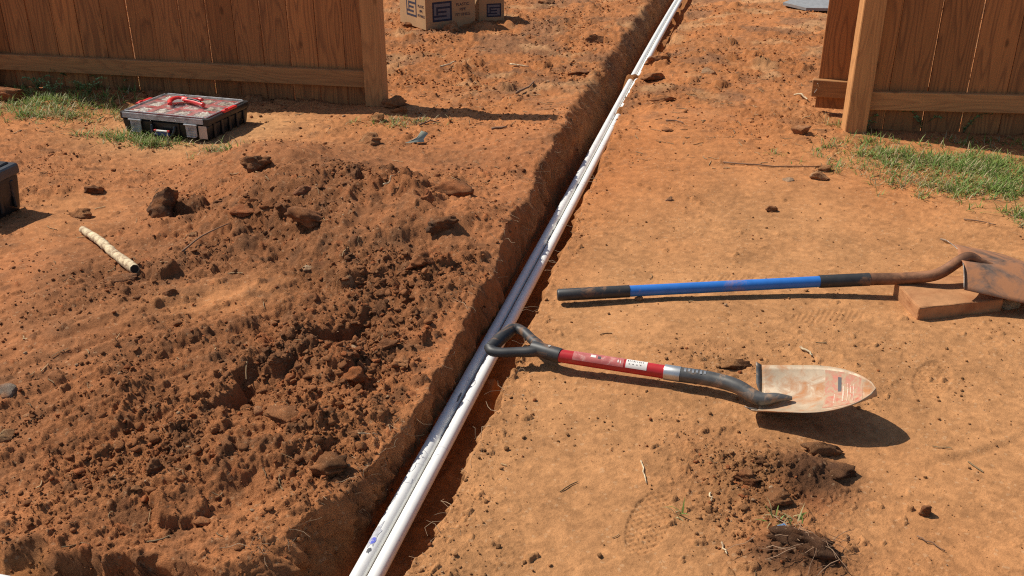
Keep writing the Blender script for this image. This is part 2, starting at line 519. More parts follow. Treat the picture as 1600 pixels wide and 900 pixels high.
M['blade_tan'] = simple('clay_coated_steel', (.43, .325, .215), .55, .12, dirt=(.42, .185, .075), dirt_amt=.36, var=.16, dirt_scale=22, bmp=.12)
M['sticker_red'] = simple('worn_red_sticker', (.46, .095, .055), .55, dirt=(.43, .30, .19), dirt_amt=.58, dirt_scale=70)
M['faded_print'] = simple('faded_print', (.62, .46, .34), .6, dirt=(.46, .16, .08), dirt_amt=.35, dirt_scale=80)
M['blue_fiber'] = simple('blue_fibreglass', (.030, .165, .52), .38, dirt=SOIL_DUST, dirt_amt=.10, var=.10, dirt_scale=10)
M['rust'] = simple('rusty_steel', (.20, .095, .05), .58, .45, dirt=(.36, .15, .06), dirt_amt=.34, var=.35, dirt_scale=14, bmp=.2)
M['rust_blade'] = simple('rusty_worn_steel', (.15, .115, .09), .5, .4, dirt=(.37, .155, .065), dirt_amt=.60, var=.35, dirt_scale=11, bmp=.2)
M['step_worn'] = simple('bare_worn_steel', (.42, .33, .25), .5, .4, dirt=(.10, .085, .08), dirt_amt=.36, dirt_scale=45)
M['brick'] = simple('dusty_paver', (.42, .205, .092), .92, dirt=(.31, .13, .055), dirt_amt=.30, var=.15, spec=.15, bmp=.5)
M['card'] = simple('brown_cardboard', (.43, .265, .135), .85, var=.08, scale=12, spec=.2)
M['card_ink'] = simple('navy_carton_ink', (.022, .022, .045), .8, var=.2)
M['card_tape'] = simple('grey_ink_band', (.17, .15, .15), .8)
M['red_plastic'] = simple('red_plastic', (.62, .030, .028), .36, var=.1)
M['blue_plastic'] = simple('blue_plastic', (.025, .055, .22), .4)
M['white_plastic'] = simple('white_plastic', (.80, .76, .68), .45, var=.12)
M['tan_plastic'] = simple('tan_fittings', (.50, .40, .28), .5, var=.2)
M['label_tan'] = simple('blank_tan_label', (.52, .42, .33), .6)
M['slab'] = simple('grey_slate_sheet', (.25, .25, .245), .6, var=.15, dirt=(.36, .25, .17), dirt_amt=.1)
M['stick'] = simple('pale_mud_speckled_stick', (.62, .49, .30), .8, dirt=(.20, .10, .05), dirt_amt=.34, var=.25, dirt_scale=48, bmp=.3)
M['hollow'] = simple('hollow_shade', (.022, .016, .012), .9)
M['twig'] = simple('brown_twig', (.20, .105, .055), .8)
M['nail'] = simple('bright_nail', (.6, .58, .54), .35, .9)
M['leafscrap'] = simple('grey_green_scrap', (.40, .42, .32), .6, var=.2)


def tint_material(name, rough=.6, trans=0.0):
    m, nt, b = new_mat(name)
    at = N(nt, 'ShaderNodeAttribute', attribute_name='soil')
    nt.links.new(at.outputs['Color'], b.inputs['Base Color'])
    b.inputs['Roughness'].default_value = rough
    b.inputs['Specular IOR Level'].default_value = .3
    if trans:
        tb = N(nt, 'ShaderNodeBsdfTranslucent')
        nt.links.new(at.outputs['Color'], tb.inputs[0])
        mx = N(nt, 'ShaderNodeMixShader')
        mx.inputs[0].default_value = trans
        out = nt.nodes['Material Output']
        nt.links.new(b.outputs[0], mx.inputs[1])
        nt.links.new(tb.outputs[0], mx.inputs[2])
        nt.links.new(mx.outputs[0], out.inputs[0])
    return m


M['grass'] = tint_material('grass_blades', .55, .3)
M['straw'] = tint_material('dry_straw', .7, .1)


def clear_material(name, tint=(.93, .92, .90), mixf=.35, rough=.12, haze=(.85, .80, .76), hz=.14):
    m, nt, b = new_mat(name)
    tr = N(nt, 'ShaderNodeBsdfTransparent')
    tr.inputs[0].default_value = (*tint, 1)
    gl = N(nt, 'ShaderNodeBsdfGlossy')
    gl.inputs['Roughness'].default_value = rough
    df = N(nt, 'ShaderNodeBsdfDiffuse')
    df.inputs[0].default_value = (*haze, 1)
    fr = N(nt, 'ShaderNodeFresnel')
    fr.inputs[0].default_value = 1.5
    m1 = N(nt, 'ShaderNodeMixShader')
    m2 = N(nt, 'ShaderNodeMixShader')
    tc = N(nt, 'ShaderNodeTexCoord').outputs['Object']
    n = noise(nt, 25, 5, .6, tc)
    r = ramp(nt, [(.35, (hz * .4,) * 3), (.7, (min(1, hz * 1.9),) * 3)])
    nt.links.new(n.outputs[0], r.inputs[0])
    nt.links.new(r.outputs[0], m1.inputs[0])
    nt.links.new(tr.outputs[0], m1.inputs[1])
    nt.links.new(df.outputs[0], m1.inputs[2])
    ge = N(nt, 'ShaderNodeNewGeometry')
    inv = N(nt, 'ShaderNodeMath', operation='SUBTRACT')
    inv.inputs[0].default_value = 1.0
    nt.links.new(ge.outputs['Backfacing'], inv.inputs[1])
    mu = N(nt, 'ShaderNodeMath', operation='MULTIPLY')
    nt.links.new(fr.outputs[0], mu.inputs[0])
    nt.links.new(inv.outputs[0], mu.inputs[1])
    nt.links.new(mu.outputs[0], m2.inputs[0])
    nt.links.new(m1.outputs[0], m2.inputs[1])
    nt.links.new(gl.outputs[0], m2.inputs[2])
    nt.links.new(m2.outputs[0], nt.nodes['Material Output'].inputs[0])
    return m


M['clear'] = clear_material('clear_hazed_plastic', hz=.10)  # pale diffuse haze stands in for the lid's whitish reflection
M['clear_grey'] = clear_material('clear_grey_plastic', (.8, .82, .84), .35, .15, (.60, .60, .59), .5)


# ------------------------------------------------------------------ object helpers
def tag(o, label=None, cat=None, group=None, kind=None):
    if label:
        o['label'] = label
    if cat:
        o['category'] = cat
    if group:
        o['group'] = group
    if kind:
        o['kind'] = kind
    return o


def empty(name, loc, rz=0.0, label=None, cat=None, group=None):
    o = bpy.data.objects.new(name, None)
    COL.objects.link(o)
    o.location = loc
    o.rotation_euler = (0, 0, rz)
    o.empty_display_size = .05
    return tag(o, label, cat, group)


class MB:
    """collects shapes into one mesh"""

    def __init__(s):
        s.bm = bmesh.new()

    def box(s, c, size, bev=0.0, rot=None, taper=None, seg=1):
        r = bmesh.ops.create_cube(s.bm, size=1.0)
        vs = r['verts']
        for v in vs:
            v.co = Vector((v.co.x * size[0], v.co.y * size[1], v.co.z * size[2]))
            if taper and v.co.z < 0:
                v.co.x *= taper
                v.co.y *= taper
        if bev:
            es = list({e for v in vs for e in v.link_edges})
            g = bmesh.ops.bevel(s.bm, geom=es, offset=bev, segments=seg, affect='EDGES', profile=.6)
            vs = list({v for f in g['faces'] for v in f.verts} | {v for v in vs if v.is_valid})
        mt = Matrix.Translation(Vector(c))
        if rot is not None:
            mt = mt @ rot.to_4x4()
        for v in vs:
            v.co = mt @ v.co
        return vs

    def tube(s, pts, radii, n=10, cap=True, flat=1.0, upv=Vector((0, 0, 1))):
        pts = [Vector(p) for p in pts]
        if not hasattr(radii, '__len__'):
            radii = [radii] * len(pts)
        rings = []
        for i, p in enumerate(pts):
            a = pts[max(i - 1, 0)]
            b = pts[min(i + 1, len(pts) - 1)]
            t = (b - a).normalized()
            u = upv if abs(t.dot(upv)) < .95 else Vector((1, 0, 0))
            sx = t.cross(u).normalized()
            sy = sx.cross(t).normalized()
            rings.append([s.bm.verts.new(p + (sx * math.cos(2 * math.pi * k / n) + sy * flat * math.sin(2 * math.pi * k / n)) * radii[i]) for k in range(n)])
        for i in range(len(rings) - 1):
            for k in range(n):
                s.bm.faces.new((rings[i][k], rings[i][(k + 1) % n], rings[i + 1][(k + 1) % n], rings[i + 1][k]))
        if cap:
            s.bm.faces.new(rings[0][::-1])
            s.bm.faces.new(rings[-1])
        return rings

    def poly(s, pts, thick=0.0, nrm=None):
        pts = [Vector(p) for p in pts]
        if nrm is None:
            nrm = (pts[1] - pts[0]).cross(pts[2] - pts[0]).normalized()
        a = [s.bm.verts.new(p + nrm * thick) for p in pts]
        s.bm.faces.new(a)
        if thick:
            b = [s.bm.verts.new(p) for p in pts]
            s.bm.faces.new(b[::-1])
            for i in range(len(pts)):
                j = (i + 1) % len(pts)
                s.bm.faces.new((b[i], b[j], a[j], a[i]))

    def build(s, name, mat, parent=None, smooth=False, loc=None, rot=None, angle=None):
        bmesh.ops.recalc_face_normals(s.bm, faces=s.bm.faces)
        me = bpy.data.meshes.new(name)
        s.bm.to_mesh(me)
        s.bm.free()
        me.materials.append(mat)
        if smooth:
            me.polygons.foreach_set('use_smooth', [True] * len(me.polygons))
            if angle:
                try:
                    me.set_sharp_from_angle(angle=R(angle))
                except Exception:
                    pass
        o = bpy.data.objects.new(name, me)
        COL.objects.link(o)
        if parent:
            o.parent = parent
        if loc is not None:
            o.location = loc
        if rot is not None:
            o.rotation_euler = rot
        return o


def np_mesh(name, V, F, mat, col=None, smooth=False, parent=None):
    """triangle or quad mesh from arrays"""
    me = bpy.data.meshes.new(name)
    k = F.shape[1]
    me.vertices.add(len(V))
    me.vertices.foreach_set('co', np.ascontiguousarray(V, dtype=np.float32).ravel())
    me.loops.add(F.size)
    me.loops.foreach_set('vertex_index', np.ascontiguousarray(F, dtype=np.int32).ravel())
    me.polygons.add(len(F))
    me.polygons.foreach_set('loop_start', np.arange(0, F.size, k, dtype=np.int32))
    if smooth:
        me.polygons.foreach_set('use_smooth', np.ones(len(F), dtype=bool))
    if col is not None:
        at = me.color_attributes.new('soil', 'FLOAT_COLOR', 'POINT')
        cc = np.ones((len(V), 4), dtype=np.float32)
        cc[:, :col.shape[1]] = col
        at.data.foreach_set('color', cc.ravel())
    me.materials.append(mat)
    me.update(calc_edges=True)
    me.validate()
    o = bpy.data.objects.new(name, me)
    COL.objects.link(o)
    if parent:
        o.parent = parent
    return o


def share(o, parent, loc=None, rot=None, label=None):
    c = o.copy()
    COL.objects.link(c)
    c.parent = parent
    if loc is not None:
        c.location = loc
    if rot is not None:
        c.rotation_euler = rot
    if 'label' in c:
        del c['label']
    if label:
        c['label'] = label
    return c


# ------------------------------------------------------------------ ground sheet
NU, NV = 960, 730
uf = np.linspace(-.74, .74, NU)
ue = .74 + np.cumsum(.02 * 1.35 ** np.arange(22))
u = np.concatenate([-ue[::-1], uf, ue])
ypx = np.linspace(985, -45, NV)                       # rows get wider apart with distance
dzz = -(ypx - 450) / FPX
yr = (math.cos(PITCH) + dzz * math.sin(PITCH)) * (-CAM_H) / (-math.sin(PITCH) + dzz * math.cos(PITCH))
y_far = yr[-1] + np.cumsum(.06 * 1.22 ** np.arange(38))
y_near = yr[0] - np.cumsum(.012 * 1.3 ** np.arange(26))
rows = np.concatenate([y_near[::-1], yr, y_far])
UU, YY = np.meshgrid(u, rows)
XX = UU * np.maximum(YY, 1.3)
xf, yf = XX.ravel(), YY.ravel()
zf, masks = terrain(xf, yf)
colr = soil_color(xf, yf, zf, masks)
colr = np.concatenate([colr, np.clip(masks['rough'], .0, 1.)[:, None]], 1)
# ragged, slightly undercut trench walls
w = masks['wall'] * (1 - masks['wall']) * 4
w = np.clip(w, 0, 1)
jx = w * (.017 * fbm(zf * 1.0 + xf * .4, yf, 24., 4, 1, .6) + .005 * vn(zf * 3, yf * 1.0, 60., 3))
V = np.stack([xf + jx, yf, zf], 1)
nr, nc = UU.shape
idx = np.arange(nr * nc).reshape(nr, nc)
Fq = np.stack([idx[:-1, :-1], idx[:-1, 1:], idx[1:, 1:], idx[1:, :-1]], -1).reshape(-1, 4)
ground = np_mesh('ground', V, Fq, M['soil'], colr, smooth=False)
tag(ground, 'dug red clay and trodden tan soil with an open pipe trench', kind='structure')


# ------------------------------------------------------------------ rocks and clods
def ico(sub):
    bm = bmesh.new()
    bmesh.ops.create_icosphere(bm, subdivisions=sub, radius=1.0)
    V_ = np.array([v.co[:] for v in bm.verts])
    F_ = np.array([[v.index for v in f.verts] for f in bm.faces])
    bm.free()
    return V_, F_


ICO = {i: ico(i) for i in (1, 2, 3, 4)}


def lump_verts(sub, seed, cuts=7, rough=.12, aspect=(1, .8, .6), fine=0.0):
    r_ = np.random.default_rng(seed)
    V_ = ICO[sub][0].copy()
    for _ in range(cuts):
        n_ = r_.normal(size=3)
        n_ /= np.linalg.norm(n_)
        off = r_.uniform(.38, .78)
        dd = V_ @ n_ - off
        V_ -= np.where(dd > 0, dd, 0)[:, None] * n_ * .95
    if rough:
        nn = fbm(V_[:, 0] + seed * 3.1 + V_[:, 2] * .7, V_[:, 1] + V_[:, 2] * 1.3, 1.7, 3, seed)
        V_ *= (1 + rough * nn)[:, None]
    if fine:
        p1, _ = pebbles(V_[:, 0] + V_[:, 2] * .8 + seed, V_[:, 1] - V_[:, 2] * .6, .34, .75, seed % 7)
        p2, _ = pebbles(V_[:, 0] + V_[:, 2] * .7 + seed, V_[:, 1] + V_[:, 2] * .9, .15, .8, (seed + 3) % 7)
        p1 = p1 + p2
        V_ *= (1 + fine * p1 * 3.0)[:, None]
    if sub >= 3:
        V_ *= (1 + .05 * fbm(V_[:, 0] + V_[:, 2] * .9 + seed, V_[:, 1] - V_[:, 2] * .8, 6., 3, seed + 2, .6))[:, None]
    return V_ * np.array(aspect)


# loose crumbs all over: past counting
def scatter_crumbs(strata):
    Vs, Fs, Cs = [], [], []
    o_ = 0
    total = 0
    for (n0, y0, y1, pw, dmul, s0, smin, smax, sub, side) in strata:
        protos = [(lump_verts(sub, 100 + i + sub * 20, 9, .20, (1, .80, .60)), ICO[sub][1]) for i in range(12)]
        uu = rng.uniform(-.70, .70, n0)
        yy = y0 + (y1 - y0) * rng.random(n0) ** pw
        xx = uu * yy
        z_, m_ = terrain(xx, yy)
        dens = np.clip(m_['rough'] * .9 - .05, .055, 1.0)
        if side:
            dens = dens * np.clip(m_['rough'] - .35, 0, 1)
        dens = dens * np.where(m_['wall'] > .3, np.where(m_['d'] < 0, .45, .2), 1)
        dens = dens * np.clip(.55 + .9 * vn(xx, yy, 5., 2), .12, 1.2)
        # never on the pipes
        dens = np.where(np.abs(m_['d']) < .045, 0, dens)
        keep = rng.random(n0) < dens * dmul
        xx, yy, z_ = xx[keep], yy[keep], z_[keep]
        rr_ = m_['rough'][keep]
        n = len(xx)
        total += n
        size = s0 * (1 - rng.random(n) * .985) ** -.45 * (.75 + .4 * rr_)
        size = np.clip(size, smin, smax)
        mk = {k: v[keep] for k, v in m_.items()}
        base = soil_color(xx, yy, z_, mk)
        base = base * ((.66 + .60 * rng.random(n)) if sub == 1 else (.80 + .35 * rng.random(n)))[:, None]
        redm = rng.random(n) < .10
        base[redm] = np.array([.42, .14, .05]) * (.7 + .5 * rng.random(redm.sum()))[:, None]
        pal = rng.random(n) < (.02 if sub == 1 else .004)
        base[pal] = np.array([.55, .34, .19])
        pid = rng.integers(0, len(protos), n)
        for k in range(len(protos)):
            sel = np.where(pid == k)[0]
            pv, pf = protos[k]
            m2 = len(sel)
            an = rng.uniform(0, 6.28, m2)
            ca, sa = np.cos(an)[:, None], np.sin(an)[:, None]
            s_ = size[sel][:, None]
            P_ = np.zeros((m2, len(pv), 3))
            P_[:, :, 0] = (pv[None, :, 0] * ca - pv[None, :, 1] * sa) * s_ + xx[sel][:, None]
            P_[:, :, 1] = (pv[None, :, 0] * sa + pv[None, :, 1] * ca) * s_ + yy[sel][:, None]
            P_[:, :, 2] = pv[None, :, 2] * s_ + (z_[sel][:, None] + s_ * (.30 if sub == 1 else .12))
            Vs.append(P_.reshape(-1, 3))
            Fs.append((pf[None] + (np.arange(m2) * len(pv))[:, None, None]).reshape(-1, 3) + o_)
            o_ += m2 * len(pv)
            Cs.append(np.repeat(base[sel], len(pv), 0))
    o = np_mesh('soil_crumbs', np.concatenate(Vs), np.concatenate(Fs), M['crumb'], np.concatenate(Cs))
    tag(o, 'loose crumbs of red brown clay strewn over the ground', kind='stuff')
    return total


scatter_crumbs([(170000, 1.42, 5.0, 1.3, .58, .0024, .0020, .010, 1, False),
                (60000, 4.2, 8.8, .9, .62, .0048, .004, .014, 1, False),
                (30000, 1.6, 4.6, 1.0, .60, .0062, .005, .019, 2, True)])

C_RED, C_ORANGE, C_DARK, C_BROWN, C_TAN, C_PALE = (.40, .135, .052), (.50, .185, .066), (.150, .076, .041), (.30, .125, .054), (.44, .235, .110), (.52, .38, .23)


def rock(name, px, py, w, asp, col, seed, label, cat, rz=0.0, sub=3, sink=.35, fine=0.0, cuts=8, rough=.10, tilt=(0, 0), lift=0.0):
    """one stone or clod; w = width in metres, asp = depth and height ratios"""
    p = ground_at(px, py)
    name = cat.replace(' ', '_')
    if cat == 'clod':
        sub = 4
        fine = max(fine * .8, .16)
        rough = .22
    elif cat in ('stone', 'brick piece'):
        sub = 4
        fine = max(fine, .05)
    V_ = lump_verts(sub, seed, cuts, rough, (w / 2, w / 2 * asp[0], w / 2 * asp[1]), fine)
    zb = gz(p.x, p.y, w * .3)
    sc_, mk_ = None, terrain(np.array([p.x]), np.array([p.y]))
    local = soil_color(np.array([p.x]), np.array([p.y]), mk_[0], mk_[1])[0]
    dust = np.clip(.42 + .9 * fbm(V_[:, 0] + seed, V_[:, 1] + V_[:, 2] * 1.3, 22., 3, seed + 1) + .3 * V_[:, 2] / (w * .3), 0, .75)
    c = lerp(np.tile(np.array(col), (len(V_), 1)), local, dust) * (1 + .25 * fbm(V_[:, 0] + seed, V_[:, 1] + V_[:, 2], 40., 3, seed))[:, None]
    o = np_mesh(name, V_, ICO[sub][1], M['crumb'], np.clip(c, .01, .9))
    hh = V_[:, 2].max()
    o.location = (p.x, p.y + w * .25 * asp[0], zb + hh * (1 - 2 * sink) + lift)
    o.rotation_euler = (tilt[0], tilt[1], rz)
    return tag(o, label, cat, 'loose clods and stones lying on the dug soil')


rock('clod', 250, 335, .150, (.85, 1.05), C_DARK, 11, 'tall dark lumpy clod standing alone left of the spoil mound', 'clod', .4, 4, .28, .35)
rock('clod', 400, 268, .15, (.8, .6), C_DARK, 12, 'dark crumbly clod at the back left edge of the mound below the toolbox', 'clod', .2, 4, .35, .35)
rock('clod', 478, 312, .10, (.7, .55), (.40, .16, .085), 13, 'pinkish red angular stone on the left slope of the mound', 'stone', .5)
rock('clod', 383, 338, .10, (.7, .5), C_RED, 14, 'smooth brick red clod on the left foot of the mound', 'clod', .1)
rock('clod', 388, 318, .085, (.6, .4), C_ORANGE, 15, 'flat orange clod just above the brick red clod on the mound', 'clod', .3)
rock('clod', 300, 372, .05, (.9, .7), C_TAN, 16, 'small tan square clod beside the thin twig left of the mound', 'clod', .2)
rock('clod', 480, 360, .17, (.5, .45), C_BROWN, 17, 'wide brown slab of clay overhanging a dark gap on the mound', 'clod', -.1, 4, .30, .15)
rock('clod', 712, 308, .19, (.55, .45), C_BROWN, 18, 'wide brown clay slab over a dark cavity near the trench rim', 'clod', .25, 4, .28, .12)
rock('clod', 665, 352, .09, (.6, .6), C_RED, 19, 'narrow red clod at the foot of the rooty dark clump', 'clod', 1.1)
rock('clod', 690, 345, .13, (.8, .6), C_DARK, 20, 'dark rooty clump of topsoil high on the mound near the trench', 'clod', .3, 4, .35, .4)
rock('clod', 655, 418, .10, (.7, .6), C_RED, 21, 'squarish red clod with black shadow on the right of the mound', 'clod', .4)
rock('clod', 540, 450, .065, (.8, .9), (.40, .23, .12), 22, 'tan pointed stone in the middle of the dug spoil', 'stone', .3)
rock('clod', 562, 425, .06, (.8, .5), C_BROWN, 23, 'brown block of clay above the tan pointed stone', 'clod', .3)
rock('clod', 480, 432, .04, (.8, .6), C_PALE, 24, 'small pale chip of stone left of the tan pointed stone', 'stone', .3)
rock('clod', 553, 592, .075, (.95, .75), (.50, .145, .045), 25, 'bright orange red clod in the loose spoil near the trench', 'clod', .6)
rock('clod', 631, 574, .055, (1.2, .45), (.44, .20, .085), 26, 'thin upright tan flake on the rim right of the orange clod', 'clod', .2)
rock('clod', 605, 545, .10, (.6, .5), C_BROWN, 27, 'brown clod on the trench rim above the bright orange clod', 'clod', .5)
rock('clod', 402, 648, .036, (1, .8), (.36, .22, .13), 28, 'round grey brown pebble lying in the shadowed hollow', 'pebble', .2, 2, .35, 0, 3, .05)
rock('clod', 440, 655, .12, (.8, .35), (.44, .18, .07), 29, 'low orange clod just in front of the shadowed hollow', 'clod', .2)
rock('clod', 315, 822, .04, (.8, .6), C_BROWN, 30, 'small brown pebble above the bottom edge of the spoil', 'pebble')
rock('clod', 213, 768, .03, (.9, .7), (.44, .22, .10), 31, 'small tan chip low on the left soil slope', 'pebble')
rock('clod', 10, 618, .075, (.7, .6), (.31, .235, .175), 32, 'grey and white stone with black shadow at the left edge', 'stone', .2)
rock('clod', 6, 690, .06, (.8, .5), (.50, .33, .17), 33, 'pale tan stone at the left edge below the grey stone', 'stone', .2)
rock('clod', 190, 440, .12, (.45, .22), (.34, .15, .07), 34, 'flat reddish stone under the near end of the pale stick', 'stone', .35)
rock('clod', 700, 49, .15, (.8, .7), C_TAN, 35, 'tan cube of clay in front of the large cardboard box', 'clod', .2)
rock('clod', 587, 190, .10, (.8, .7), (.46, .24, .10), 36, 'tan rounded clod at the foot of the left fence post', 'clod', .3)
rock('clod', 612, 168, .13, (.7, .6), (.30, .13, .06), 37, 'brown jagged clod leaning on the right side of the left fence post', 'clod', .4)
rock('clod', 628, 178, .11, (.8, .5), C_RED, 38, 'red clod beside the brown jagged clod by the left post', 'clod', .3)
rock('clod', 575, 225, .12, (.9, .5), C_TAN, 72, 'tan crumbly clod in the sand right of the toolbox', 'clod', .3, 4, .35, .2)
rock('clod', 1250, 210, .15, (.55, .55), (.42, .20, .095), 39, 'reddish brick fragment lying on the soil left of the right fence post', 'brick piece', -.55, 3, .3, 0, 12, .05)
rock('clod', 1284, 282, .095, (.8, .6), (.50, .30, .16), 40, 'pale angular stone on the tan soil left of the grass', 'stone', .2)
rock('clod', 1292, 268, .10, (.5, .35), (.46, .25, .12), 41, 'thin tan stone lying just behind the pale angular stone', 'stone', .2)
rock('clod', 1232, 283, .05, (.8, .5), (.50, .32, .19), 42, 'little pale flat pebble left of the pale angular stone', 'pebble')
rock('clod', 1204, 331, .055, (.7, .6), C_BROWN, 43, 'dark brown clod alone on the tan soil above the blue shovel', 'clod')
rock('clod', 1046, 313, .045, (.8, .6), (.50, .30, .18), 44, 'small pinkish pebble right of the trench above the blue shovel', 'pebble')
rock('clod', 998, 470, .032, (.9, .8), (.50, .30, .15), 45, 'tiny tan pebble just below the blue shovel grip', 'pebble', .1, 2)
rock('clod', 1580, 484, .062, (.9, .9), (.50, .35, .20), 46, 'pale knobbly stone between the brick and the blue shovel blade', 'stone', .3, 3, .3, .1)
rock('clod', 1448, 806, .045, (.8, .9), C_BROWN, 47, 'round brown clod alone on the tan soil at lower right', 'clod', .1)
rock('clod', 1285, 712, .11, (.75, .5), C_DARK, 48, 'dark damp clod below the red shovel blade shadow', 'clod', .2, 4, .42, .35)
rock('clod', 1322, 745, .10, (.8, .4), (.13, .06, .03), 49, 'damp brown clod at the right end of the dark dug patch', 'clod', .5, 4, .4, .3)
rock('clod', 1262, 860, .155, (.55, .45), C_DARK, 50, 'wide dark root filled clod near the bottom right', 'clod', .05, 4, .40, .35)
rock('clod', 1165, 755, .07, (.9, .5), (.26, .10, .04), 51, 'red brown crumbled clod left of the dark dug patch', 'clod', .2, 4, .35, .4)
rock('clod', 1190, 728, .06, (.9, .5), (.20, .08, .036), 52, 'brown crumbled clod just above the red brown crumbled one', 'clod', .9, 4, .35, .4)
rock('clod', 1218, 790, .06, (.9, .6), C_BROWN, 53, 'brown lump between the dark damp clod and the root filled clod', 'clod', .2, 4, .35, .3)
rock('clod', 1150, 578, .10, (.5, .35), (.16, .07, .03), 54, 'dark crumbly lump behind the bent socket of the red shovel', 'clod', .1, 4, .38, .4)
rock('clod', 1040, 158, .15, (.5, .4), (.36, .155, .065), 55, 'brown flat clod with black shadow right of the buried pipe', 'clod', .1, 3)
rock('clod', 1025, 102, .17, (.5, .5), (.32, .135, .058), 56, 'brown clod on the trench rim where soil covers the pipes', 'clod', .2, 4, .3, .2)
rock('clod', 1023, 125, .16, (.5, .45), (.33, .14, .06), 57, 'brown clod on the right trench rim just nearer than the soil over the pipes', 'clod', .4, 4, .3, .2)
rock('clod', 1040, 205, .08, (.7, .4), C_BROWN, 58, 'low brown clod in the orange soil below the flat one', 'clod', .2)
rock('clod', 1108, 112, .10, (.8, .5), (.48, .29, .16), 73, 'pale orange stone in rough soil between trench and fence end', 'stone', .2)
rock('clod', 640, 42, .10, (.8, .5), (.14, .065, .03), 74, 'dark clod just left of the large cardboard box', 'clod', .2)
rock('clod', 857, 8, .15, (.8, .6), (.16, .08, .04), 59, 'dark burnt looking clod right of the small cardboard box', 'clod', .2)
rock('clod', 5, 160, .28, (.6, .5), C_RED, 60, 'heap of red clods at the left edge beside the grass', 'clod', .1, 4, .3, .3)
rock('clod', 930, 62, .17, (.7, .5), (.24, .10, .045), 61, 'larger ragged clod on the left trench rim near the top', 'clod', .4, 4, .35, .3)
rock('clod', 905, 118, .14, (.7, .5), (.26, .11, .05), 62, 'smaller ragged clod on the left trench rim nearer than the larger one', 'clod', .6, 4, .4, .3)
rock('clod', 150, 302, .10, (.7, .5), (.16, .07, .035), 63, 'brown clod casting a small shadow near the black box', 'clod', .2)
rock('clod', 122, 340, .10, (.8, .6), (.26, .12, .055), 64, 'crumbly brown clod at the far end of the pale stick', 'clod', .3, 4, .35, .25)
rock('clod', 262, 462, .06, (.8, .5), C_BROWN, 65, 'brown clod below the near end of the pale stick', 'clod')
rock('clod', 520, 742, .10, (.8, .6), (.15, .07, .032), 66, 'dark lumpy clod on the trench corner low in the picture', 'clod', .3, 4, .4, .35)
rock('clod', 240, 740, .07, (.8, .6), C_DARK, 67, 'dark crumb pile in the middle of the lower left slope', 'clod', .5, 4, .35, .4)
rock('clod', 432, 585, .05, (.8, .6), C_BROWN, 68, 'brown clod at the lip of the shadowed hollow', 'clod', .3)

# ------------------------------------------------------------------ pipes
def arc_pts(y0, y1, off, n=60, z=PIPE_Z):
    pts = []
    for i in range(n + 1):
        y = y0 + (y1 - y0) * i / n
        t = (pipe_x(y + .01) - pipe_x(y - .01)) / .02
        l = math.hypot(1, t)
        pts.append(Vector((pipe_x(y) + off / l, y - off * t / l, z + .004 * math.sin(y * 1.1))))
    return pts


def make_pipe(off, mat, label):
    pts = arc_pts(.9, 11.0, off, 80)
    mb = MB()
    mb.tube(pts, PIPE_R, 28)
    o = mb.build('pvc_pipe', mat, smooth=True, angle=40)
    return tag(o, label, 'pipe', 'white plastic pipes')


pl = make_pipe(-.0188, M['pvc_dirty'], 'left of the two white trench pipes, smeared grey with a blue dot')
pr = make_pipe(.0188, M['pvc'], 'right of the two white trench pipes, clean and bright')


def pipe_patch(y, ang, ly, wa, mat, name, parent, off=-.0188, shape='round', seed=1):
    """thin film of ink lying on the pipe wall"""
    mb = MB()
    t = (pipe_x(y + .01) - pipe_x(y - .01)) / .02
    ax = Vector((t, 1, 0)).normalized()
    sd = Vector((1, -t, 0)).normalized()
    c = Vector((pipe_x(y), y, PIPE_Z + .004 * math.sin(y * 1.1))) + sd * off
    rr = PIPE_R + .0006
    n = 16
    rnd = random.Random(seed)
    ring = []
    for i in range(n):
        a = 2 * math.pi * i / n
        k = 1.0 if shape == 'round' else rnd.uniform(.6, 1.15)
        al, an = ly * math.cos(a) * k, ang + wa * math.sin(a) * k
        ring.append((al, an))
    cv = mb.bm.verts.new(c + (sd * math.sin(ang) + Vector((0, 0, 1)) * math.cos(ang)) * rr)
    mid = [mb.bm.verts.new(c + ax * a * .5 + (sd * math.sin((b + ang) / 2) + Vector((0, 0, 1)) * math.cos((b + ang) / 2)) * rr) for a, b in ring]
    outr = [mb.bm.verts.new(c + ax * a + (sd * math.sin(b) + Vector((0, 0, 1)) * math.cos(b)) * rr) for a, b in ring]
    for i in range(n):
        j = (i + 1) % n
        mb.bm.faces.new((cv, mid[i], mid[j]))
        mb.bm.faces.new((mid[i], outr[i], outr[j], mid[j]))
    return mb.build(name, mat, parent, smooth=True)


def pipe_y(py):
    return G(600, py, PIPE_Z + PIPE_R).y


pipe_patch(pipe_y(849), -.15, .0115, .42, M['ink_blue'], 'primer_spot', pl)
pipe_patch(pipe_y(864), .05, .011, .30, M['ink_black'], 'ink_smudge', pl, shape='rag', seed=3)
pipe_patch(pipe_y(840), -.35, .048, .75, M['ink_grey'], 'primer_smear', pl, shape='rag', seed=8)
pipe_patch(pipe_y(620), .75, .030, .22, M['ink_black'], 'ink_smudge', pl, shape='rag', seed=9)

a = G(-60, 899, -.040)
b = G(60, 922, -.048)
mb = MB()
dr_ = (b - a).normalized()
mb.tube([a - dr_ * .6, a, b, b + dr_ * .12], PIPE_R, 24)
tag(mb.build('pvc_pipe', M['pvc'], smooth=True, angle=40), 'white pipe just showing in the side trench at the bottom left corner', 'pipe', 'white plastic pipes')


# ------------------------------------------------------------------ fences
def basis(a, b):
    """x axis along a fence line, y away from the camera, z up"""
    ux = (b - a)
    ux.z = 0
    ux.normalize()
    return math.atan2(ux.y, ux.x)


def board_mesh(wd, h, th=.016, seed=1):
    mb = MB()
    mb.box((0, 0, h / 2), (wd, th, h), .0018)
    return mb


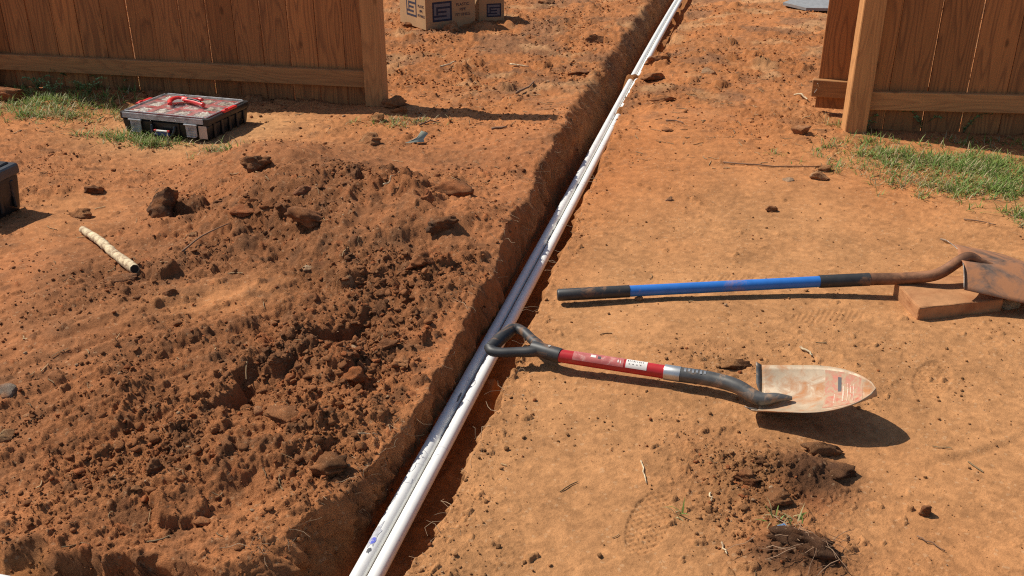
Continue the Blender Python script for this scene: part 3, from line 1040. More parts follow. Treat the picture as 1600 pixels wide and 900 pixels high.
def make_fence(origin, rz, n, pitch, wd, h, z0, rail_z, rail_len, rail_x0, post_xs, label, board_y, post_w=.098, cat='fence', post_d=.098, post_y=0.0, post_bury=.12, gaps=()):
    f = empty('board_fence', origin, rz, label, cat)
    first = None
    r_ = random.Random(int(abs(origin.x) * 1000))
    x = n[0]
    for i in range(n[1]):
        wob = r_.uniform(-.003, .003)
        if first is None:
            first = board_mesh(wd, h).build('board', M['wood'], f, loc=(x + wd / 2, board_y, z0))
            o = first
        else:
            o = share(first, f, (x + wd / 2 + wob, board_y + r_.uniform(-.002, .002), z0 + r_.uniform(-.008, .008)))
        o.rotation_euler = (0, R(r_.uniform(-.25, .25)), R(r_.uniform(-.6, .6)))
        x += pitch + (gaps[i % len(gaps)] if gaps else 0)
    mb = MB()
    mb.box((0, 0, 0), (.089, .038, rail_len), .003)      # long axis z in the mesh so the grain runs along it
    mb.build('rail', M['wood_rail'], f, loc=(rail_x0 + rail_len / 2, board_y - .008 - .0195, rail_z + .0445), rot=(0, math.pi / 2, 0))
    firstp = None
    for px_ in post_xs:
        if firstp is None:
            mb = MB()
            mb.box((0, 0, (h + z0 + .1 - post_bury) / 2), (post_w, post_d, h + z0 + .1 + post_bury), .004)
            firstp = mb.build('post', M['wood_rail'], f, loc=(px_, post_y, 0))
        else:
            share(firstp, f, (px_, post_y, 0))
    return f


FH = 1.18
# left fence: post front right corner near G(601,168)
lr0, lr1 = G(0, 105, .10), G(565, 133, .10)
rzl = basis(lr0, lr1)
pc = G(588, 171, 0.0)
pc = Vector((pc.x, pc.y + .05, 0))
fl = make_fence(pc, rzl, (-3.42, 22), .1545, .1490, FH, -.01, .098, 3.30, -3.36, (0.0, -2.36), 'brown board fence left of the trench behind the toolbox', .052)
# right fence
rzr = basis(G(1360, 173, .11), G(1600, 179, .11))
pc = G(1338, 210, 0.0)
pc = Vector((pc.x, pc.y + .05, 0))
fr_ = make_fence(pc, rzr, (-.03, 8), .1835, .1785, FH + .17, -.015, .108, 1.5, .051, (0.0,), 'brown board fence right of the trench behind the grass', .05, .102)
# short panel standing behind the right post
pa = G(1270, 150, .085)
pb = G(1322, 153, .085)
rzp = basis(pa, pb) - R(3)
pnl = empty('fence_panel', (pa.x, pa.y, 0), rzp, 'short end of a board fence panel standing behind the right fence post', 'fence panel')
b1 = board_mesh(.150, FH, .018).build('board', M['wood'], pnl, loc=(.092, .030, .02))
share(b1, pnl, (.25, .030, .02))
share(b1, pnl, (.41, .030, .02))
mb = MB()
mb.box((0, 0, 0), (.089, .038, .56), .003)
rl = mb.build('rail', M['wood_rail'], pnl, loc=(.27, 0, .13), rot=(0, math.pi / 2, 0))
for (x_, z_, an) in ((.025, .135, .5), (.006, .105, -.6)):
    mb = MB()
    mb.tube([(x_ + .01, -.015, z_ - .0), (x_, -.022, z_ + .004), (x_ - .010 * math.copysign(1, an), -.028, z_ + .024)], .0022, 6)
    mb.build('nail', M['nail'], pnl)

# ------------------------------------------------------------------ cardboard boxes
def rect_bits(mb, cells, ox, oz, s, y, flipx=1):
    for (x0, z0, x1, z1) in cells:
        mb.box((ox + flipx * (x0 + x1) / 2 * s, y, oz + (z0 + z1) / 2 * s), (abs(x1 - x0) * s, .0012, abs(z1 - z0) * s))


# square spiral emblem drawn on a 16 x 14 cell field
EMB = [(0, 12.6, 16, 14), (14.6, 1.4, 16, 12.6), (0, 0, 16, 1.4), (0, 1.4, 1.3, 12.6),
       (3.2, 9.0, 14.6, 10.4), (3.2, 4.6, 4.6, 9.0), (4.6, 6.0, 11.6, 7.4), (1.3, 3.0, 11.6, 4.4)]


def text_mesh(name, s, size, mat, parent, loc, rot):
    cu = bpy.data.curves.new(name, 'FONT')
    cu.body = s
    cu.size = size
    cu.align_x = 'CENTER'
    cu.extrude = .0006
    tmp = bpy.data.objects.new(name, cu)
    COL.objects.link(tmp)
    dg = bpy.context.evaluated_depsgraph_get()
    me = bpy.data.meshes.new_from_object(tmp.evaluated_get(dg))
    bpy.data.objects.remove(tmp)
    bpy.data.curves.remove(cu)
    me.materials.clear()
    me.materials.append(mat)
    o = bpy.data.objects.new(name, me)
    COL.objects.link(o)
    o.parent = parent
    o.location = loc
    o.rotation_euler = rot
    return o


def carton(fl_, fr_pt, depth, h, label, emblem, text, side):
    ux = fr_pt - fl_
    wdt = ux.length
    rz = math.atan2(ux.y, ux.x)
    zb = min(gz(fl_.x, fl_.y, .05), gz(fr_pt.x, fr_pt.y, .05)) - .004
    t = empty('cardboard_box', (fl_.x, fl_.y, zb), rz, label, 'box')
    mb = MB()
    mb.box((wdt / 2, depth / 2, h / 2), (wdt, depth, h), .004)
    mb.build('body', M['card'], t)
    mb = MB()
    for s_ in (-1, 1):
        mb.box((wdt / 2, depth / 2 + s_ * depth * .2475, h + .003), (wdt - .006, depth * .49, .004), .001)
    mb.build('top_flap', M['card'], t)
    ex, ez, es = emblem
    mb = MB()
    rect_bits(mb, EMB, ex, ez, es, -.0004)
    mb.build('emblem', M['card_ink'], t)
    mb = MB()
    mb.box((ex + 8 * es, -.0002, ez + 7 * es), (es * 14, .0006, es * 12))
    mb.build('emblem_ground', M['card_tape'], t)
    if text:
        for i, s in enumerate(('PLASTIC', 'PIPE', 'FITTINGS')):
            text_mesh('lettering', s, .030, M['card_ink'], t, (wdt * .74, -.0008, ez + .098 - i * .036), (math.pi / 2, 0, 0))
    if side:
        # the left side repeats emblem and words
        e2 = empty_side = None
        mb = MB()
        for (x0, z0, x1, z1) in EMB:
            mb.box((-.0004, depth * .72 - (x0 + x1) / 2 * es, ez + .02 + (z0 + z1) / 2 * es), (.0012, abs(x1 - x0) * es, abs(z1 - z0) * es))
        mb.build('emblem', M['card_ink'], t)
        for i, s in enumerate(('PLASTIC', 'PIPE', 'FITTINGS')):
            text_mesh('lettering', s, .026, M['card_ink'], t, (-.0008, depth * .17, ez + .098 - i * .034), (math.pi / 2, 0, -math.pi / 2))
    return t


carton(G(666, 45, .02), G(743, 36, .02), .42, .34, 'large brown carton with navy square emblem and printed words', (.055, .055, .0100), True, True)
carton(G(748, 33, .02), G(788, 31, .02), .28, .26, 'small brown carton with navy emblem right of the large carton', (.062, .035, .0070), False, False)

# grey sheet at the top right
p = G(1262, 14, .02)
mb = MB()
mb.poly([(-.16, .16, 0), (-.03, -.06, 0), (.14, -.10, 0), (.38, -.06, 0), (.42, .25, 0), (.0, .32, 0)], .022, Vector((0, 0, 1)))
tag(mb.build('slate_sheet', M['slab'], loc=(p.x, p.y, gz(p.x, p.y, .1) + .012), rot=(R(3), R(-2), 0)), 'grey flat slab lying on the soil beside the far fence end', 'slab')


# ------------------------------------------------------------------ shovels
def shovel_blade(L, W, dish, long_c, name, mat, parent, origin, ax, sd, up, flip=1, thick=.0022, foot=.018):
    """pointed blade; ax along it, sd sideways, up the hollow side"""
    nu, nv = 30, 20
    mb = MB()
    grid = []
    for i in range(nu + 1):
        t = i / nu
        if t < .42:
            hw = W / 2 * (.97 + .03 * math.sin(t / .42 * math.pi / 2))
        else:
            q = (t - .42) / .58
            hw = W / 2 * max(0, 1 - q ** 2.15) ** .70
        row = []
        for j in range(nv + 1):
            v = -1 + 2 * j / nv
            z = dish * (abs(v) ** 2.0) * (1 - .55 * t) + long_c * (t ** 2)
            z += .016 * math.exp(-(v / .16) ** 2) * max(0, 1 - t / .35)      # frog rib where the socket runs in
            row.append(mb.bm.verts.new(origin + ax * (t * L) + sd * (v * hw) + up * z))
        grid.append(row)
    for i in range(nu):
        for j in range(nv):
            try:
                mb.bm.faces.new((grid[i][j], grid[i + 1][j], grid[i + 1][j + 1], grid[i][j + 1]))
            except ValueError:
                pass
    bmesh.ops.remove_doubles(mb.bm, verts=mb.bm.verts, dist=.0004)
    o = mb.build(name, mat, parent, smooth=True)
    md = o.modifiers.new('thickness', 'SOLIDIFY')
    md.thickness = thick
    md.offset = 0
    return o


def foot_step(W, dish, origin, ax, sd, up, side, mat, parent, drop, back):
    mb = MB()
    nn = 8
    ra, rb = [], []
    for j in range(nn + 1):
        v = side * (.30 + .70 * j / nn)
        z = dish * v * v
        p = origin + sd * (v * W / 2 * .97) + up * z
        k = min(1, j / 2.5)
        ra.append(mb.bm.verts.new(p))
        rb.append(mb.bm.verts.new(p - ax * back * k + up * drop * k))
    for j in range(nn):
        mb.bm.faces.new((ra[j], ra[j + 1], rb[j + 1], rb[j]))
    o = mb.build('foot_step', mat, parent, smooth=True)
    md = o.modifiers.new('thickness', 'SOLIDIFY')
    md.thickness = .0024
    md.offset = 0
    return o


def smooth_path(pts, n=6):
    pts = [Vector(p) for p in pts]
    out = []
    for i in range(len(pts) - 1):
        p0 = pts[max(i - 1, 0)]
        p1, p2 = pts[i], pts[i + 1]
        p3 = pts[min(i + 2, len(pts) - 1)]
        for k in range(n):
            t = k / n
            out.append(.5 * ((2 * p1) + (p2 - p0) * t + (2 * p0 - 5 * p1 + 4 * p2 - p3) * t * t + (3 * p1 - p0 - 3 * p2 + p3) * t ** 3))
    out.append(pts[-1])
    return out


# --- short D-handled shovel with the red shaft
g0 = G(783, 529, .040)
g1 = G(876, 556, .046)
g2 = G(1038, 581, .046)
g3 = G(1063, 585, .046)
g4 = G(1110, 592, .046)
g5 = G(1150, 603, .046)
g6 = G(1186, 623, .034)
root = Vector((g3.x, g3.y, 0))
sh = empty('d_handle_shovel', root, 0, 'short shovel with red shaft and black D grip reaching over the pipes', 'shovel')
sh_in = -root


def P(v):
    return v + sh_in


mb = MB()
mb.tube([P(g1.lerp(g2, -.02)), P(g2)], .0185, 20)
shaft = mb.build('shaft', M['red_fiber'], sh, smooth=True, angle=50)
mb = MB()
mb.tube([P(g2), P(g2.lerp(g3, .04)), P(g3)], [.0205, .0212, .0212], 20)
mb.build('ferrule', M['steel_ferrule'], sh, smooth=True, angle=50)
mb = MB()
axq = (P(G(1365, 598, .108)) - P(G(1186, 622, .026))).normalized()
path = smooth_path([P(g3), P(g4), P(g5), P(g6), P(g6) + axq * .045 + Vector((0, 0, -.004)), P(g6) + axq * .085 + Vector((0, 0, -.012))])
np1 = len(path)
rad = [.0205 - .003 * i / (np1 - 1) - .013 * max(0, (i / (np1 - 1) - .6) / .4) ** 1.2 for i in range(np1)]
mb.tube(path, rad, 18)
mb.build('socket', M['socket_grey'], sh, smooth=True, angle=50)
# D grip
t = (g1 - g0).normalized()
s_ = Vector((t.y, -t.x, 0)).normalized() * -1
s_ = (s_ + Vector((0, 0, .12))).normalized()
n_ = t.cross(s_).normalized()
hl = .058
gb = P(g0)
mb = MB()
mb.tube([gb + s_ * (-hl) , gb + s_ * (-hl * .6), gb - t * .002, gb + s_ * (hl * .6), gb + s_ * hl], [.0170, .0185, .0190, .0185, .0170], 16, flat=1.0, upv=n_)
for q in (-1, 1):
    pth = smooth_path([gb + s_ * (q * hl * .86) - t * .003, gb + s_ * (q * (hl + .006)) + t * .014, gb + s_ * (q * hl * .98) + t * .045, gb + s_ * (q * hl * .62) + t * .082,
                       gb + s_ * (q * .020) + t * .112, gb + t * .135], 5)
    mb.tube(pth, [.0185 - .0005 * min(i, 8) + .0003 * max(0, i - 14) for i in range(len(pth))], 14, flat=.92, upv=n_)
Lg = (g1 - g0).length
mb.tube([gb + t * .108, gb + t * .125, gb + t * (Lg - .006), gb + t * (Lg + .002)], [.0190, .0215, .0215, .0205], 18)
gr = mb.build('grip', M['rubber'], sh, smooth=True, angle=60)
mb = MB()
mb.tube([gb + t * (Lg - .035) + n_ * .0195 * (1 if n_.z > 0 else -1), gb + t * (Lg - .035) + n_ * .0235 * (1 if n_.z > 0 else -1)], .0042, 10)
mb.build('rivet', M['steel_ferrule'], gr)


def wrap(a, b, f0, f1, a0, a1, r, name, mat, parent, view=Vector((0, -.42, .9))):
    """a paper label wrapped on a round shaft, a0..a1 measured from the camera-facing up side"""
    ax_ = (b - a).normalized()
    up_ = (view - ax_ * view.dot(ax_)).normalized()
    sd_ = ax_.cross(up_)
    mb_ = MB()
    rows_ = []
    for i in range(13):
        an = a0 + (a1 - a0) * i / 12
        off_ = (up_ * math.cos(an) + sd_ * math.sin(an)) * r
        rows_.append([mb_.bm.verts.new(a.lerp(b, f0) + off_), mb_.bm.verts.new(a.lerp(b, f1) + off_)])
    for i in range(12):
        mb_.bm.faces.new((rows_[i][0], rows_[i][1], rows_[i + 1][1], rows_[i + 1][0]))
    return mb_.build(name, mat, parent, smooth=True)


A_, B_ = P(g1), P(g2)
wrap(A_, B_, .13, .62, -.9, .9, .0190, 'label', M['label_pink'], shaft)
wrap(A_, B_, .64, .84, -.75, .85, .0191, 'barcode_sticker', M['paper'], shaft)
for i, (f, wv) in enumerate(((.30, .05), (.37, .03), (.56, .012), (.585, .008))):
    wrap(A_, B_, f, f + wv, -.35 + .1 * i, .1 + .1 * i, .0194, 'label_print', M['paper' if i != 1 else 'print_dark'], shaft)
for i in range(9):
    wrap(A_, B_, .655 + .018 * i, .655 + .018 * i + (.004 if i % 3 else .008), -.45, -.12, .0195, 'label_print', M['print_dark'], shaft)
    if i % 2:
        wrap(A_, B_, .65 + .018 * i, .65 + .018 * i + .012, .2, .32, .0195, 'label_print', M['print_dark'], shaft)
# embossed marks on the socket collar
for i in range(6):
    wrap(P(g3), P(g4), .12 + .13 * i, .19 + .13 * i, -.5, .15 - .1 * (i % 2), .0207, 'embossed_mark', M['steel_ferrule'], shaft)
bo = P(G(1186, 622, .026))
tip = P(G(1365, 598, .108))
axb = (tip - bo)
Lb = axb.length
axb.normalize()
far_sh = P(G(1196, 586, .050))
near_sh = P(G(1180, 655, .024))
sdb = (near_sh - far_sh)
Wb = sdb.length * 1.06
sdb.normalize()
axb_p = (axb - sdb * axb.dot(sdb)).normalized()
upb = sdb.cross(axb_p).normalized()
if upb.z < 0:
    upb = -upb
bl = shovel_blade(Lb * 1.02, Wb, .055, .012, 'blade', M['blade_tan'], sh, bo - upb * .018, axb_p, sdb, upb)
for q in (-1, 1):
    foot_step(Wb, .055, bo - upb * .018, axb_p, sdb, upb, q, M['socket_grey'], sh, .012, .013)


def blade_patch(t0, t1, v0, v1, mat, name, parent, L, W, dish, lc, origin, ax, sd, up, lift=.0022, nn=8):
    mb_ = MB()
    g_ = []
    for i in range(nn + 1):
        t_ = t0 + (t1 - t0) * i / nn
        q = max(0, (t_ - .42) / .58)
        hw = W / 2 * max(0, 1 - q ** 2.15) ** .70
        r_ = []
        for j in range(nn + 1):
            v = v0 + (v1 - v0) * j / nn
            z = dish * v * v * (1 - .55 * t_) + lc * t_ * t_ + .016 * math.exp(-(v / .16) ** 2) * max(0, 1 - t_ / .35)
            r_.append(mb_.bm.verts.new(origin + ax * (t_ * L) + sd * (v * hw) + up * (z + lift)))
        g_.append(r_)
    for i in range(nn):
        for j in range(nn):
            mb_.bm.faces.new((g_[i][j], g_[i + 1][j], g_[i + 1][j + 1], g_[i][j + 1]))
    return mb_.build(name, mat, parent, smooth=True)


args = (Lb * 1.02, Wb, .055, .012, bo - upb * .018, axb_p, sdb, upb)
stk = blade_patch(.56, .88, -.90, .45, M['sticker_red'], 'sticker', bl, *args, lift=.0016)
for i, (t0, t1, v0, v1, k) in enumerate(((.67, .70, -.75, -.3, 'print_dark'), (.71, .722, -.5, .15, 'faded_print'), (.75, .757, -.6, .2, 'faded_print'), (.775, .781, -.55, .1, 'faded_print'), (.80, .806, -.6, .2, 'faded_print'), (.64, .647, -.2, .2, 'faded_print'))):
    blade_patch(t0, t1, v0, v1, M[k], 'sticker_print', bl, *args, lift=.0021, nn=4)
blade_patch(.60, .84, .56, .63, M['faded_print'], 'worn_streak', bl, *args, lift=.0018)

# --- brick the long shovel rests on
c0, c1, c2 = G(1404, 446, .046), G(1437, 481, .046), G(1569, 467, .046)
ux = (c2 - c1)
wbk = ux.length
uy = (c0 - c1)
dpt = .185
rzb = math.atan2(ux.y, ux.x)
mb = MB()
mb.box((wbk / 2, dpt / 2, -.012), (wbk, dpt, .068), .005, seg=2)
bmesh.ops.subdivide_edges(mb.bm, edges=mb.bm.edges[:], cuts=5, use_grid_fill=True)
for v in mb.bm.verts:
    q_ = v.co
    nz = float(vn(np.array([q_.x * 1.0 + q_.z]), np.array([q_.y + q_.z * .7]), 38., 2)[0])
    v.co.x += .17 * v.co.y
    v.co += Vector((nz * .0016, nz * .0013, nz * .0014)) + Vector((random.uniform(-.0007, .0007), random.uniform(-.0007, .0007), random.uniform(-.0005, .0005)))
tag(mb.build('brick', M['brick'], loc=(c1.x, c1.y, .024), rot=(0, 0, rzb)), 'soil coloured paver brick lying flat under the rusty shovel blade', 'brick')

# --- long shovel with the blue shaft, blade face down
h0 = G(871, 461, .024)
h1 = G(983, 455, .028)
h2 = G(1280, 440, .046)
h3 = G(1358, 436.5, .054)
h4 = G(1420, 434.5, .064)
far2 = G(1479, 380, .108)
near2 = G(1507, 453, .078)
sd2 = (near2 - far2)
W2 = sd2.length * 1.03
mid2 = (far2 + near2) / 2
sd2.normalize()
tip2 = G(1676, 470, .018)
ax2 = tip2 - mid2
L2 = ax2.length
ax2.normalize()
ax2 = (ax2 - sd2 * ax2.dot(sd2)).normalized()
up2 = sd2.cross(ax2).normalized()
if up2.z > 0:
    up2 = -up2
DISH2 = .042
o2w = mid2 - up2 * DISH2
h6 = o2w + ax2 * .02 + up2 * .004
h5 = G(1466, 428, .084)
root2 = Vector((h2.x, h2.y, 0))
s2 = empty('long_shovel', root2, 0, 'long shovel with blue shaft and rusty blade turned face down', 'shovel')


def P2(v):
    return v - root2


mb = MB()
mb.tube([P2(h0) , P2(h0.lerp(h1, .02)), P2(h0.lerp(h1, .5)), P2(h1)], [.0165, .0195, .0200, .0200], 20)
sl = mb.build('grip_sleeve', M['rubber'], s2, smooth=True, angle=50)
mb = MB()
mb.tube([P2(h1.lerp(h2, -.03)), P2(h2.lerp(h3, .02))], .0182, 20)
mb.build('shaft', M['blue_fiber'], s2, smooth=True, angle=50)
mb = MB()
mb.tube([P2(h2), P2(h2.lerp(h3, .05)), P2(h3)], [.0205, .0212, .0212], 20)
mb.build('collar', M['rubber'], s2, smooth=True, angle=50)
mb = MB()
path = smooth_path([P2(h3), P2(h4), P2(h5), P2(h6), P2(h6) + ax2 * .05 + up2 * .004, P2(h6) + ax2 * .11 + up2 * .010])
np_ = len(path)
mb.tube(path, [.0198 - .004 * i / (np_ - 1) - .0105 * max(0, (i / (np_ - 1) - .55) / .45) ** 1.3 for i in range(np_)], 18)
mb.build('socket', M['rust'], s2, smooth=True, angle=50)
o2 = P2(o2w)
shovel_blade(L2, W2, DISH2, .016, 'blade', M['rust_blade'], s2, o2, ax2, sd2, up2)
for q in (-1, 1):
    foot_step(W2, DISH2, o2, ax2, sd2, up2, q, M['step_worn'], s2, -.010, .026 if q < 0 else .006)


# ------------------------------------------------------------------ parts organiser
tb = empty('parts_organizer', (-1.618, 4.741, 0), R(-17.4), 'black parts case with clear lid and red bins on the sand', 'tool case')
tb.location.z = float(np.percentile([gz(-1.618 + a_, 4.741 + b_) for a_ in (-.2, 0, .2) for b_ in (-.15, 0, .15)], 60)) + .001
TW, TD, TH_ = .500, .375, .118
mb = MB()
mb.box((0, 0, .040), (TW - .012, TD - .012, .080), .018, taper=.955, seg=3)
# hollow it: open tray
body = mb.build('body', M['plastic_black'], tb, smooth=True, angle=35)
mb = MB()
for sx in (-1, 1):
    mb.box((sx * (TW / 2 - .011), 0, .094), (.022, TD - .02, .030), .007, seg=2)
mb.box((0, TD / 2 - .010, .093), (TW - .03, .020, .028), .006, seg=2)
mb.box((0, -TD / 2 + .010, .088), (TW - .03, .018, .016), .004)
for sx in (-1, 1):
    for sy in (-1, 1):
        mb.tube([(sx * (TW / 2 - .022), sy * (TD / 2 - .022), .078), (sx * (TW / 2 - .022), sy * (TD / 2 - .022), .1085)], .0225, 16)
mb.build('lid_frame', M['plastic_black'], tb, smooth=True, angle=35)
# vertical ribs
mb = MB()
mb.box((0, 0, 0), (.010, .016, .075), .003)
rib0 = mb.build('rib', M['plastic_black'], tb, loc=(TW / 2 - .006, -.13, .045))
for k in range(5):
    for sx in (-1, 1):
        if (k, sx) != (0, 1):
            share(rib0, tb, (sx * (TW / 2 - .006), -.13 + .065 * k, .045))
for k in (-.20, -.075, .075, .20):
    share(rib0, tb, (k, -TD / 2 + .006, .042), (0, 0, math.pi / 2))
# bins with red rims and their fittings
bin0 = None
bx, by = 4, 3
cw, cd = (TW - .056) / bx, (TD - .060) / by
rnd = random.Random(5)
for i in range(bx):
    for j in range(by):
        cx = -TW / 2 + .028 + cw * (i + .5)
        cy = -TD / 2 + .030 + cd * (j + .5)
        if bin0 is None:
            mb = MB()
            th = .013
            for sx in (-1, 1):
                mb.box((sx * (cw / 2 - th / 2), 0, .022), (th, cd - .002, .018))
            for sy in (-1, 1):
                mb.box((0, sy * (cd / 2 - th / 2), .022), (cw - 2 * th - .001, th, .018))
            mb.box((0, 0, .012), (cw - .002, cd - .002, .004))
            bin0 = mb.build('bin', M['red_plastic'], tb, loc=(cx, cy, .077))
            ob = bin0
        else:
            ob = share(bin0, tb, (cx, cy, .077))
        mb = MB()
        mb.box((0, 0, .020), (cw - .034, cd - .034, .008), .002)
        for q in range(14):
            x_ = rnd.uniform(-.030, .030) * cw / .11
            y_ = rnd.uniform(-.030, .030) * cd / .1
            z_ = .019 + rnd.uniform(0, .006)
            an = rnd.uniform(0, 3.14)
            l_ = rnd.uniform(.010, .017)
            if q % 3 == 2:
                mb.box((x_, y_, z_), (.030, .022, .010), .002, Matrix.Rotation(an, 3, 'Z'))
            else:
                mb.tube([(x_ - l_ * math.cos(an), y_ - l_ * math.sin(an), z_), (x_ + l_ * math.cos(an), y_ + l_ * math.sin(an), z_ + .002)], .0085, 8)
        mb.build('fittings', M['white_plastic' if rnd.random() < .7 else 'tan_plastic'], ob, smooth=True, angle=40)
mb = MB()
mb.box((0, 0, .1115), (TW - .042, TD - .036, .0030), .001)
mb.box((0, -TD / 2 + .004, .101), (TW - .05, .0030, .022), .001)
mb.build('lid_window', M['clear'], tb)
mb = MB()
for sy in (-1, 1):
    mb.box((0, sy * (TD / 2 - .017), .1145), (TW - .06, .008, .004), .0015)
for sx in (-1, 1):
    mb.box((sx * (TW / 2 - .022), 0, .1145), (.008, TD - .05, .004), .0015)
mb.box((0, -TD / 2 - .0025, .0985), (TW - .050, .004, .026), .0015)
mb.build('lid_rim', M['clear_grey'], tb)
lt = None
for x_ in (-.155, .155):
    mb = MB()
    mb.box((0, 0, .052), (.060, .008, .058), .003)
    for k in range(3):
        mb.box((0, -.005, .034 + .012 * k), (.046, .003, .004))
    mb.box((0, -.003, .080), (.074, .012, .008), .003)
    mb.box((0, -.004, .022), (.052, .010, .006), .002)
    if lt is None:
        lt = mb.build('front_latch', M['clear_grey'], tb, loc=(x_, -TD / 2 - .003, 0))
    else:
        mb.bm.free()
        share(lt, tb, (x_, -TD / 2 - .003, 0))
mb = MB()
mb.tube(smooth_path([(-.065, -TD / 2, .062), (-.058, -TD / 2 - .012, .030), (-.04, -TD / 2 - .014, .018), (.04, -TD / 2 - .014, .018), (.058, -TD / 2 - .012, .030), (.065, -TD / 2, .062)], 4), .0075, 10)
hd = mb.build('carry_handle', M['plastic_black'], tb, smooth=True)
mb = MB()
mb.box((0, -TD / 2 - .016, .024), (.080, .012, .022), .004)
mb.build('handle_grip', M['blue_plastic'], hd)
mb = MB()
mb.box((0, -TD / 2 - .018, .040), (.082, .010, .008), .002)
mb.build('handle_trim', M['white_plastic'], hd)
mb = MB()
for sx in (-1, 1):
    mb.box((sx * .036, -TD / 2 - .0185, .041), (.014, .011, .009), .002)
mb.build('handle_stud', M['red_plastic'], hd)
sl_ = None
for sx in (-1, 1):
    mb = MB()
    mb.box((0, 0, 0), (.022, .115, .012), .004, seg=2)
    mb.box((0, -.03, .006), (.016, .030, .008), .003)
    mb.build('side_latch', M['red_plastic'], tb, loc=(sx * (TW / 2 - .008), 0.01, .112))
mb = MB()
mb.box((TW / 2 - .034, -TD / 2 + .0005, .046), (.044, .0015, .062))
mb.build('blank_label', M['label_tan'], tb)

# red pipe cutter lying on the lid
ct = empty('pipe_cutter', tb.matrix_basis @ Vector((0, 0, 0)), tb.rotation_euler.z, 'red pipe cutter lying open on the clear lid of the parts case', 'pipe cutter')
ct.location = tb.location + Vector((0, 0, .1172))
mb = MB()
mb.tube(smooth_path([(-.020, .035, .012), (.035, .020, .013), (.095, -.004, .012), (.120, -.016, .010)], 5), [.013] * 15 + [.010], 10, flat=.8)
hnd = mb.build('handle', M['red_plastic'], ct, smooth=True)
mb = MB()
mb.tube(smooth_path([(.0, .027, .0235), (.05, .012, .0245), (.10, -.008, .022)], 5), [.0045] * 11, 8)
mb.build('handle_insert', M['plastic_black'], hnd, smooth=True)
mb = MB()
mb.tube(smooth_path([(-.010, .045, .014), (-.045, .056, .014), (-.075, .040, .014), (-.080, .005, .013), (-.062, -.030, .012), (-.050, -.048, .011)], 5), [.012] * 8 + [.015] * 10 + [.011] * 8, 10, flat=.8)
mb.build('jaw', M['red_plastic'], ct, smooth=True)
mb = MB()
mb.tube(smooth_path([(-.045, .045, .010), (-.005, .050, .010), (.03, .075, .010), (.055, .070, .010)], 5), [.010] * 16, 10, flat=.8)
mb.build('second_handle', M['red_plastic'], ct, smooth=True)
mb = MB()
mb.box((-.045, .010, .012), (.045, .050, .003), .001, Matrix.Rotation(.5, 3, 'Z'))
mb.build('cutting_blade', M['steel_ferrule'], ct)

# ------------------------------------------------------------------ black tool box at the left edge
pq = G(-26, 364, .0)
zb = gz(pq.x - .1, pq.y + .1, .08)
bt = empty('tool_box', (pq.x, pq.y, zb), R(-12), 'black plastic tool box cut off by the left edge of the picture', 'tool box')
mb = MB()
mb.box((-.22, .13, .070), (.43, .25, .145), .014, taper=.93, seg=2)
mb.build('body', M['plastic_black'], bt, smooth=True, angle=35)
mb = MB()
mb.box((-.22, .13, .163), (.445, .265, .045), .016, seg=3)
ld = mb.build('lid', simple('dark_grey_plastic', (.05, .055, .06), .38, var=.15), bt, smooth=True, angle=35)
mb = MB()
for x_ in (-.05, -.22, -.38):
    mb.box((x_, .13, .187), (.05, .22, .012), .004)
mb.build('lid_rib', M['plastic_black'], ld)
mb = MB()
mb.tube(smooth_path([(-.10, .13, .185), (-.11, .13, .212), (-.22, .13, .218), (-.33, .13, .212), (-.34, .13, .185)], 4), .011, 10)
mb.build('carry_handle', M['plastic_black'], bt, smooth=True)
mb = MB()
for x_ in (-.08, -.34):
    mb.box((x_, -.004, .135), (.045, .014, .06), .004)
mb.build('front_latch', M['plastic_black'], bt)
mb = MB()
for y_ in (.05, .13, .21):
    mb.box((-.010, y_, .075), (.014, .02, .11), .004)
mb.build('rib', M['plastic_black'], bt)

# ------------------------------------------------------------------ pale stick
sa, sb = ground_at(131, 364), ground_at(212, 428)
sa.z += .012
sb.z = max(sb.z, gz(sb.x, sb.y, .02)) + .018
for _f in np.linspace(0, 1, 9):
    _q = sa.lerp(sb, _f)
    _h = gz(_q.x, _q.y, .015) + .010 - _q.z
    if _h > 0:
        sa.z += _h * (1 - _f)
        sb.z += _h * _f
st = empty('stick', sb, 0, 'pale mud speckled stick with dark hollow near end lying on the left soil', 'stick')
pts = smooth_path([sa - sb, (sa - sb) * .66 + Vector((.004, .0, .003)), (sa - sb) * .33 + Vector((-.003, 0, .002)), Vector((0, 0, 0))], 6)
mb = MB()
rad = [.0135 + .0035 * i / (len(pts) - 1) + random.uniform(-.0022, .0018) for i in range(len(pts))]
mb.tube(pts, rad, 14)
for v in mb.bm.verts:
    v.co += Vector((random.uniform(-.0013, .0013), random.uniform(-.0013, .0013), random.uniform(-.0013, .0013)))
mb.build('bark', M['stick'], st, smooth=True, angle=50)
mb = MB()
dx_ = (sb - sa).normalized()
mb.tube([Vector((0, 0, 0)), dx_ * .0015], [.0135, .0125], 14)
mb.build('hollow_end_shade', M['hollow'], st)  # solid dark disc; shade inside the open end is put into its colour


